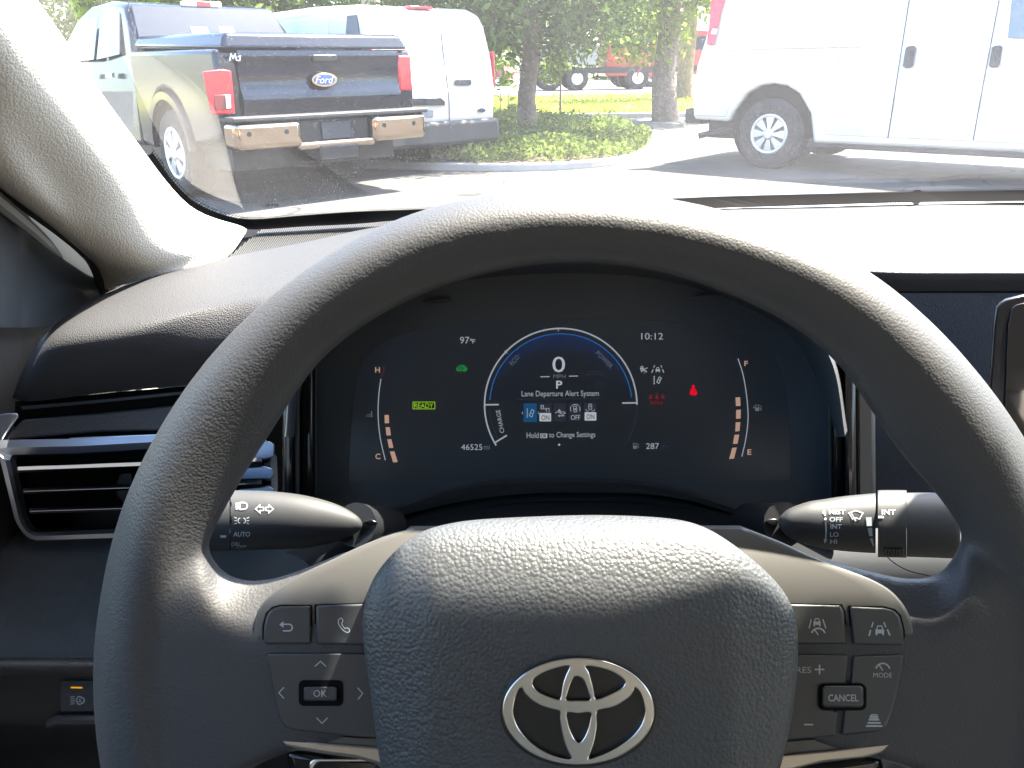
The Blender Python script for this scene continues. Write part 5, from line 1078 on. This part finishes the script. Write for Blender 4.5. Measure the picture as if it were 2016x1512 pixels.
def spoke(xs, top, bot, left):
    """moulded spoke: its upper edge rolls away from the driver; columns along the picture's x axis"""
    X = np.linspace(xs[0], xs[1], 60); NV = 26; F = []; Bk = []
    tp = spline(top, 6); tx_ = [p[0] for p in tp]; ty_ = [p[1] for p in tp]
    for x in X:
        yt = np.interp(x, tx_, ty_); yb = np.interp(x, [p[0] for p in bot], [p[1] for p in bot])
        for k in range(NV):
            y = yt+(yb-yt)*(k/(NV-1))**1.6; q = min(1, (y-yt)/150); h = .0135-.0125*(1-q)**2.0
            F.append(W(x, y, h)); Bk.append(W(x, y, -.028))
    n_ = len(X); fs = []; off = len(F)
    for i in range(n_-1):
        for k in range(NV-1):
            a = i*NV+k; fs += [(a, a+1, a+NV+1, a+NV), (off+a, off+a+NV, off+a+NV+1, off+a+1)]
    for i in range(n_-1): fs += [(i*NV, (i+1)*NV, off+(i+1)*NV, off+i*NV), (i*NV+NV-1, off+i*NV+NV-1, off+(i+1)*NV+NV-1, (i+1)*NV+NV-1)]
    for k in range(NV-1): fs += [(k, off+k, off+k+1, k+1), ((n_-1)*NV+k, (n_-1)*NV+k+1, off+(n_-1)*NV+k+1, off+(n_-1)*NV+k)]
    mb.add(F+Bk, fs)
tl_ = [(270, 1050), (340, 1040), (395, 1052), (418, 1100), (445, 1130), (490, 1144), (548, 1137), (620, 1112), (690, 1084), (745, 1090)]
spoke((275, 740), tl_, [(275, 1640), (400, 1640), (455, 1560), (500, 1508), (560, 1482), (640, 1470), (740, 1430)], True)
spoke((1540, 2035), [(1540, 1095), (1620, 1102), (1700, 1122), (1780, 1139), (1835, 1136), (1862, 1118), (1885, 1085), (1905, 1048), (1970, 1035), (2040, 1050)], [(1540, 1430), (1640, 1480), (1740, 1496), (1800, 1515), (1850, 1570), (1900, 1640), (2035, 1650)], False)
rim = mb.build('rim', LEATHER, sw_)
md_ = rim.modifiers.new('remesh', 'REMESH'); md_.mode = 'VOXEL'; md_.voxel_size = .0016; md_.use_smooth_shade = True
ms = rim.modifiers.new('smooth', 'SMOOTH'); ms.factor = .6; ms.iterations = 22
# satin bezels that carry the switches
def SWm(base=0.0): return lambda x, y, h=0: P(x, y, DW-base-h)
BZ = .0125
def bz_h(y): return BZ-.011*max(0, (1192-y)/150)**1.7
def bezel(edge, xin, y0, y1, sgn):
    """satin carrier; edge = outer outline as (x, y) from top to bottom, xin = where it runs under the airbag cover"""
    e = spline(edge, 6); ex = [p[0] for p in e]; ey = [p[1] for p in e]; Y = sorted(set(list(np.linspace(y0, y1, 70)))); us = [(-.5, -.016), (0, -.0035), (1.5, -.0012), (4, -.0002), (8, 0)]; rows = []
    for y in Y:
        x0 = np.interp(y, ey, ex); r = [W(x0+sgn*u, y, bz_h(y)+dh) for u, dh in us]; x1 = max(x0+sgn*9, xin) if sgn > 0 else min(x0-9, xin)
        r += [W(x0+sgn*8+(x1-x0-sgn*8)*k/10, y, bz_h(y)) for k in range(1, 11)]; rows.append(r)
    yb = y1; r0 = rows[-1]; rows.append([p+_f*.014 for p in r0]); r0 = rows[0]; rows.insert(0, [p+_f*.014+_u*-.001 for p in r0])
    n_ = len(rows[0]); m_ = MB(); m_.add([p for r in rows for p in r], [(i*n_+k, i*n_+k+1, (i+1)*n_+k+1, (i+1)*n_+k) for i in range(len(rows)-1) for k in range(n_-1)])
    return m_.build('bezel', SATIN, sw_, angle=40)
bz1 = bezel([(800, 1043), (770, 1051), (730, 1066), (690, 1084), (655, 1101), (600, 1127), (548, 1158), (516, 1188), (500, 1224), (496, 1268), (503, 1330), (518, 1398), (536, 1448), (556, 1478)], 960, 1043, 1478, 1)
bz2 = bezel([(1475, 1042), (1540, 1068), (1600, 1096), (1660, 1118), (1720, 1142), (1760, 1168), (1788, 1206), (1803, 1255), (1803, 1320), (1792, 1380), (1775, 1440), (1756, 1486)], 1330, 1042, 1486, -1)
def button(poly, name, parent, top=.0022, m=BUTTON, gap=3.0, bev=.0009):
    c = np.mean(poly, 0); g = [tuple(np.array(p)+(np.array(p)-c)/np.linalg.norm(np.array(p)-c)*gap*1.25) for p in poly]
    o = plate(SWm(BZ), poly, -.001, top, name, m, parent, bevel=bev, seg=3)
    plate(SWm(BZ), g, -.002, .0003, 'gap', HOLE, o, bevel=0)
    return o
bback = button([(524, 1269), (519, 1262), (520, 1232), (526, 1209), (537, 1198), (552, 1194), (611, 1193), (612, 1268)], 'back_button', bz1)
bphone = button([(623, 1269), (622, 1192), (740, 1188), (740, 1271)], 'phone_button', bz1)
bpad = button([(526, 1292), (528, 1287), (760, 1287), (760, 1453), (700, 1451), (580, 1437), (560, 1430), (550, 1416), (536, 1352)], 'direction_pad', bz1)
SB = SWm(BZ+.0022)
plate(SB, rrect(588, 1339, 676, 1390, 10), -.001, .0002, 'ok_recess', HOLE, bpad, bevel=0)
okb = plate(SB, rrect(598, 1352, 664, 1380, 5), 0, .0014, 'ok_button', BUTTON, bpad, bevel=.0006)
s = Sym(SWm(BZ+.0036), .0002); s.tx('OK', 617, 1358.5, 643.5, 1372); s.build('ok_label', PRINTG, bpad)
s = Sym(SB, .0002); s.st([(556, 1229), (568, 1229)]+arc(569, 1235.5, 6.5, 90, -90, 8, 6.5)+[(557, 1242)], 2.6); s.po([(550, 1229.5), (558, 1223), (558, 1236)]); s.build('back_symbol', PRINT, bback)
s = Sym(SB, .0002); s.st(spline([(671, 1217), (666, 1222), (668, 1231), (675, 1240), (683, 1245), (688, 1243), (687, 1238), (682, 1236), (679, 1237), (673, 1229), (674, 1225), (675, 1221)], 3, True), 1.8, True); s.build('phone_symbol', PRINT, bphone)
s = Sym(SB, .0002); s.st([(620, 1312), (631, 1302), (642, 1312)], 2.4); s.st([(623, 1413), (634, 1424), (645, 1413)], 2.4); s.st([(559, 1353), (549, 1364), (559, 1375)], 2.4); s.st([(704, 1354), (714, 1365), (705, 1377)], 2.4); s.build('pad_arrows', PRINTG, bpad)
# right-hand switches
b1 = button([(1545, 1189), (1655, 1192), (1661, 1205), (1666, 1268), (1545, 1269)], 'cruise_button', bz2)
b2 = button([(1673, 1194), (1740, 1197), (1760, 1202), (1771, 1213), (1778, 1240), (1779, 1271), (1680, 1269)], 'lane_button', bz2)
b3_ = button([(1540, 1290), (1669, 1290), (1664, 1352), (1640, 1400), (1650, 1400), (1644, 1449), (1540, 1459)], 'speed_rocker', bz2)
b4 = button([(1680, 1292), (1779, 1289), (1776, 1325), (1757, 1400), (1745, 1430), (1730, 1441), (1656, 1448), (1662, 1400), (1675, 1350)], 'distance_rocker', bz2)
SB2 = SWm(BZ+.0026)
plate(SB2, rrect(1611, 1346, 1706, 1399, 12), -.002, .0002, 'cancel_recess', HOLE, bz2, bevel=0)
cb = plate(SB2, rrect(1618, 1350, 1700, 1393, 9), 0, .0016, 'cancel_button', BUTTON, bz2, bevel=.0008)
s = Sym(SWm(BZ+.0042), .0002); s.tx('CANCEL', 1630.5, 1367, 1690, 1381, bold=True); s.build('cancel_label', PRINTG, bz2)
s = Sym(SB, .0002); s.tx('RES', 1568, 1313, 1597, 1325); s.build('resume_label', PRINTG, b3_)
s = Sym(SB, .0002); s.st([(1604, 1318), (1623, 1318)], 3); s.st([(1613.5, 1308.5), (1613.5, 1327.5)], 3); s.st([(1583, 1426.5), (1601, 1426.5)], 2.8); s.build('plus_minus', PRINT, b3_)
s = Sym(SB, .0002); s.st(arc(1738, 1320, 14, 15, 165, 12), 3); s.st([(1738, 1320), (1731, 1309)], 2.5)
s.tx('MODE', 1719.5, 1324.5, 1756, 1334); s.build('mode_symbol', PRINTG, b4)
s = Sym(SB, .0002); s.re(1712, 1413, 1729, 1417)
for k, (a, b) in enumerate(((1712, 1729), (1710, 1731), (1708, 1734), (1705, 1737))): s.re(a, 1409+k*6.2, b, 1412.5+k*6.2)
s.st([(1714, 1413), (1716, 1407), (1726, 1407), (1728, 1413)], 2); s.build('distance_symbol', PRINT, b4)
s = Sym(SB, .0002); carback(s, 1608.5, 1226, 1.6, 2); s.st([(1597, 1219), (1593, 1237)], 2.4); s.st([(1620, 1219), (1626, 1237)], 2.4); s.st(arc(1611, 1251, 14, 20, 160, 10), 3.2); s.st([(1611, 1250), (1604, 1240)], 2.2); s.build('cruise_symbol', PRINT, b1)
s = Sym(SB, .0002); carback(s, 1732, 1242, 1.9, 2.2); s.st([(1719, 1225), (1716, 1235)], 2.4); s.st([(1714, 1240), (1711, 1252)], 3); s.st([(1740, 1225), (1744, 1235)], 2.4); s.st([(1747, 1239), (1752, 1251)], 3); s.build('lane_symbol', PRINT, b2)
# metal blades and black insert under the switches
lo = [(541, 1452), (640, 1462), (760, 1471), (800, 1560), (760, 1530), (745, 1505), (700, 1492), (640, 1484), (590, 1476), (560, 1470)]
plate(W, lo, -.004, .0135, 'metal_blade', mat('bronze_satin', (.42, .38, .33), .32, metal=.7), sw_, bevel=.0012)
plate(W, [(1520, 1488), (1640, 1477), (1757, 1462), (1752, 1470), (1735, 1482), (1700, 1492), (1620, 1500), (1540, 1520), (1480, 1560), (1490, 1500)], -.004, .0135, 'metal_blade', bpy.data.materials['bronze_satin'], sw_, bevel=.0012)
plate(W, [(560, 1474), (640, 1486), (745, 1510), (790, 1600), (600, 1620), (572, 1540)], -.010, .010, 'lower_insert', GLOSSB, sw_, bevel=.003)
plate(W, rrect(608, 1494, 740, 1560, 14), .010, .0118, 'insert_ring', CHROME, sw_, bevel=.0006)
plate(W, rrect(616, 1501, 740, 1560, 12), .0119, .0126, 'insert_face', GLOSSB, sw_, bevel=.0004)
plate(W, [(1470, 1520), (1620, 1502), (1735, 1486), (1740, 1520), (1700, 1640), (1480, 1640)], -.012, .008, 'lower_insert', GLOSSB, sw_, bevel=.003)
# airbag cover
OUT = [(715, 1250), (714, 1218), (722, 1172), (742, 1128), (778, 1085), (822, 1052), (862, 1036), (930, 1024), (1050, 1017), (1180, 1014), (1300, 1019), (1368, 1031), (1420, 1056), (1480, 1100), (1528, 1146), (1556, 1188), (1569, 1232), (1571, 1290), (1566, 1360), (1556, 1430), (1536, 1512), (1505, 1610), (1440, 1700), (1300, 1740), (1140, 1745), (980, 1740), (860, 1700), (790, 1610), (752, 1512), (738, 1430), (726, 1340), (718, 1290)]
OUTs = np.array(spline(OUT, 6, True)); cA = np.array([1142., 1370.])
def topy(x): return float(np.interp(x, [715, 742, 778, 822, 862, 930, 1050, 1180, 1300, 1368, 1420, 1480, 1528, 1571], [1200, 1128, 1085, 1052, 1036, 1024, 1017, 1014, 1019, 1031, 1056, 1100, 1146, 1200]))
def airh(x, y, sd):
    v = min(1, max(0, (y-1010)/262)); roll = math.sqrt(max(0, 1-(1-v)**2.1)); e = min(1, max(0, sd/46)); edge = math.sqrt(max(0, 1-(1-e)**2))
    ax = abs(x-1142); side = max(0, (ax-298)/130)**1.0
    bot = max(0, (y-1500)/250)**2
    crown = .0025*(1-min(1, (ax/300))**2)
    return .0165+.0255*roll-.0035*(1-edge)-.0075*side*roll-.02*bot+crown*roll
ts_ = [0, .15, .3, .42, .52, .6, .66, .71, .75, .79, .82, .85, .875, .90, .92, .94, .957, .972, .984, .993, .998, 1.0]
mb = MB(); vs = []; nb = len(OUTs)
for t in ts_[1:]:
    for B_ in OUTs:
        p = cA+t*(B_-cA); sd = (1-t)*np.linalg.norm(B_-cA); vs.append(W(p[0], p[1], airh(p[0], p[1], sd)))
for B_ in OUTs: vs.append(P(B_[0]+(B_[0]-cA[0])*.00, B_[1], DW+.02))
vs.append(W(*cA, airh(*cA, 300))); nt = len(ts_)-1
fs = [(k*nb+i, k*nb+(i+1) % nb, (k+1)*nb+(i+1) % nb, (k+1)*nb+i) for k in range(nt) for i in range(nb)]+[(len(vs)-1, i, (i+1) % nb) for i in range(nb)]
mb.add(vs, fs); ab = mb.build('airbag_cover', PEBBLE, sw_, angle=80)
# badge: three interlocking ovals
FH = airh(1142, 1400, 300)
BW = lambda x, y, h=0: P(x, y, DW-FH-h)
def ringo(co, ci, h0, h1, name, par, n=72, k0=1.0):
    """co/ci: functions angle -> point for outer and inner outline"""
    mb = MB(); vs = []; prof = [(0, 0), (.0, .55), (.08, .82), (.25, 1.0), (.5, 1.05), (.75, 1.0), (.92, .82), (1, .55), (1, 0)]
    for i in range(n):
        t = 2*math.pi*i/n; a = np.array(co(t)); b = np.array(ci(t))
        for u, hh in prof: p = a+(b-a)*u; vs.append(BW(p[0], p[1], h0+(h1-h0)*hh))
    m_ = len(prof); fs = [(i*m_+k, i*m_+k+1, ((i+1) % n)*m_+k+1, ((i+1) % n)*m_+k) for i in range(n) for k in range(m_-1)]
    mb.add(vs, fs); return mb.build(name, par[1], par[0], angle=50)
EMB = mat('badge_chrome', (.66, .65, .64), .24, metal=1)
el_ = lambda cx, cy, a, b: (lambda t: (cx+a*math.cos(t), cy-b*math.sin(t)))
bdg = plate(BW, oval(0, 1138.5, 1401, 154.5, 110, 60), -.004, .0004, 'badge', mat('badge_black', (.012, .012, .013), .35), ab, bevel=.0003)
ORG[bdg.name] = ORG[sw_.name]; bdg.parent = sw_
def badge_curve():
    cu = bpy.data.curves.new('c', 'CURVE'); cu.dimensions = '2D'; cu.fill_mode = 'FRONT'; cu.extrude = 2.5; cu.bevel_depth = 3.2; cu.bevel_resolution = 3; cu.offset = -3.2
    hs = [[(885, 200), (760, 215), (600, 265), (480, 335), (435, 395), (445, 450), (500, 510), (600, 560), (700, 595), (765, 610), (785, 540), (805, 420), (845, 300)],
     [(985, 325), (1040, 350), (1080, 420), (1120, 540), (1140, 615), (1000, 622), (855, 615), (870, 530), (905, 420), (945, 345)],
     [(1095, 200), (1250, 215), (1400, 260), (1520, 330), (1570, 390), (1560, 440), (1500, 490), (1380, 550), (1220, 605), (1195, 500), (1165, 390), (1130, 270)],
     [(285, 470), (320, 530), (400, 610), (520, 680), (650, 725), (755, 755), (765, 850), (785, 1000), (820, 1150), (870, 1270), (905, 1345), (780, 1330), (620, 1275), (450, 1170), (320, 1050), (240, 930), (200, 800), (200, 690), (230, 560)],
     [(865, 775), (1000, 785), (1140, 775), (1140, 870), (1115, 980), (1070, 1080), (1015, 1140), (960, 1110), (905, 1000), (870, 870)],
     [(1705, 465), (1760, 530), (1800, 640), (1820, 760), (1800, 870), (1740, 980), (1640, 1090), (1500, 1190), (1350, 1270), (1220, 1320), (1130, 1345), (1170, 1230), (1210, 1080), (1235, 900), (1240, 755), (1400, 715), (1530, 660), (1640, 580), (1690, 500)]]
    loops = [[(1138.5+150.2*math.cos(2*math.pi*i/72), 1400-105.4*math.sin(2*math.pi*i/72)) for i in range(72)]]+[[(980+p[0]/6.3, 1280+p[1]/6.3) for p in spline(h, 3, True)] for h in hs]
    for lp_ in loops:
        sp_ = cu.splines.new('POLY'); sp_.points.add(len(lp_)-1); sp_.use_cyclic_u = True
        for q_, p_ in zip(sp_.points, lp_): q_.co = (p_[0]-1138, 1400-p_[1], 0, 1)
    ob = bpy.data.objects.new('c', cu); me = bpy.data.meshes.new_from_object(ob); v = [q_.co[:] for q_ in me.vertices]; f = [tuple(p_.vertices) for p_ in me.polygons]
    bpy.data.objects.remove(ob); bpy.data.curves.remove(cu); bpy.data.meshes.remove(me); return v, f
v_, f_ = badge_curve(); mb = MB(); mb.add([BW(x+1138, 1400-y, .0003+(z+5.7)*DW/FPX*.85) for x, y, z in v_], f_); mb.build('badge_ovals', EMB, bdg, angle=30)
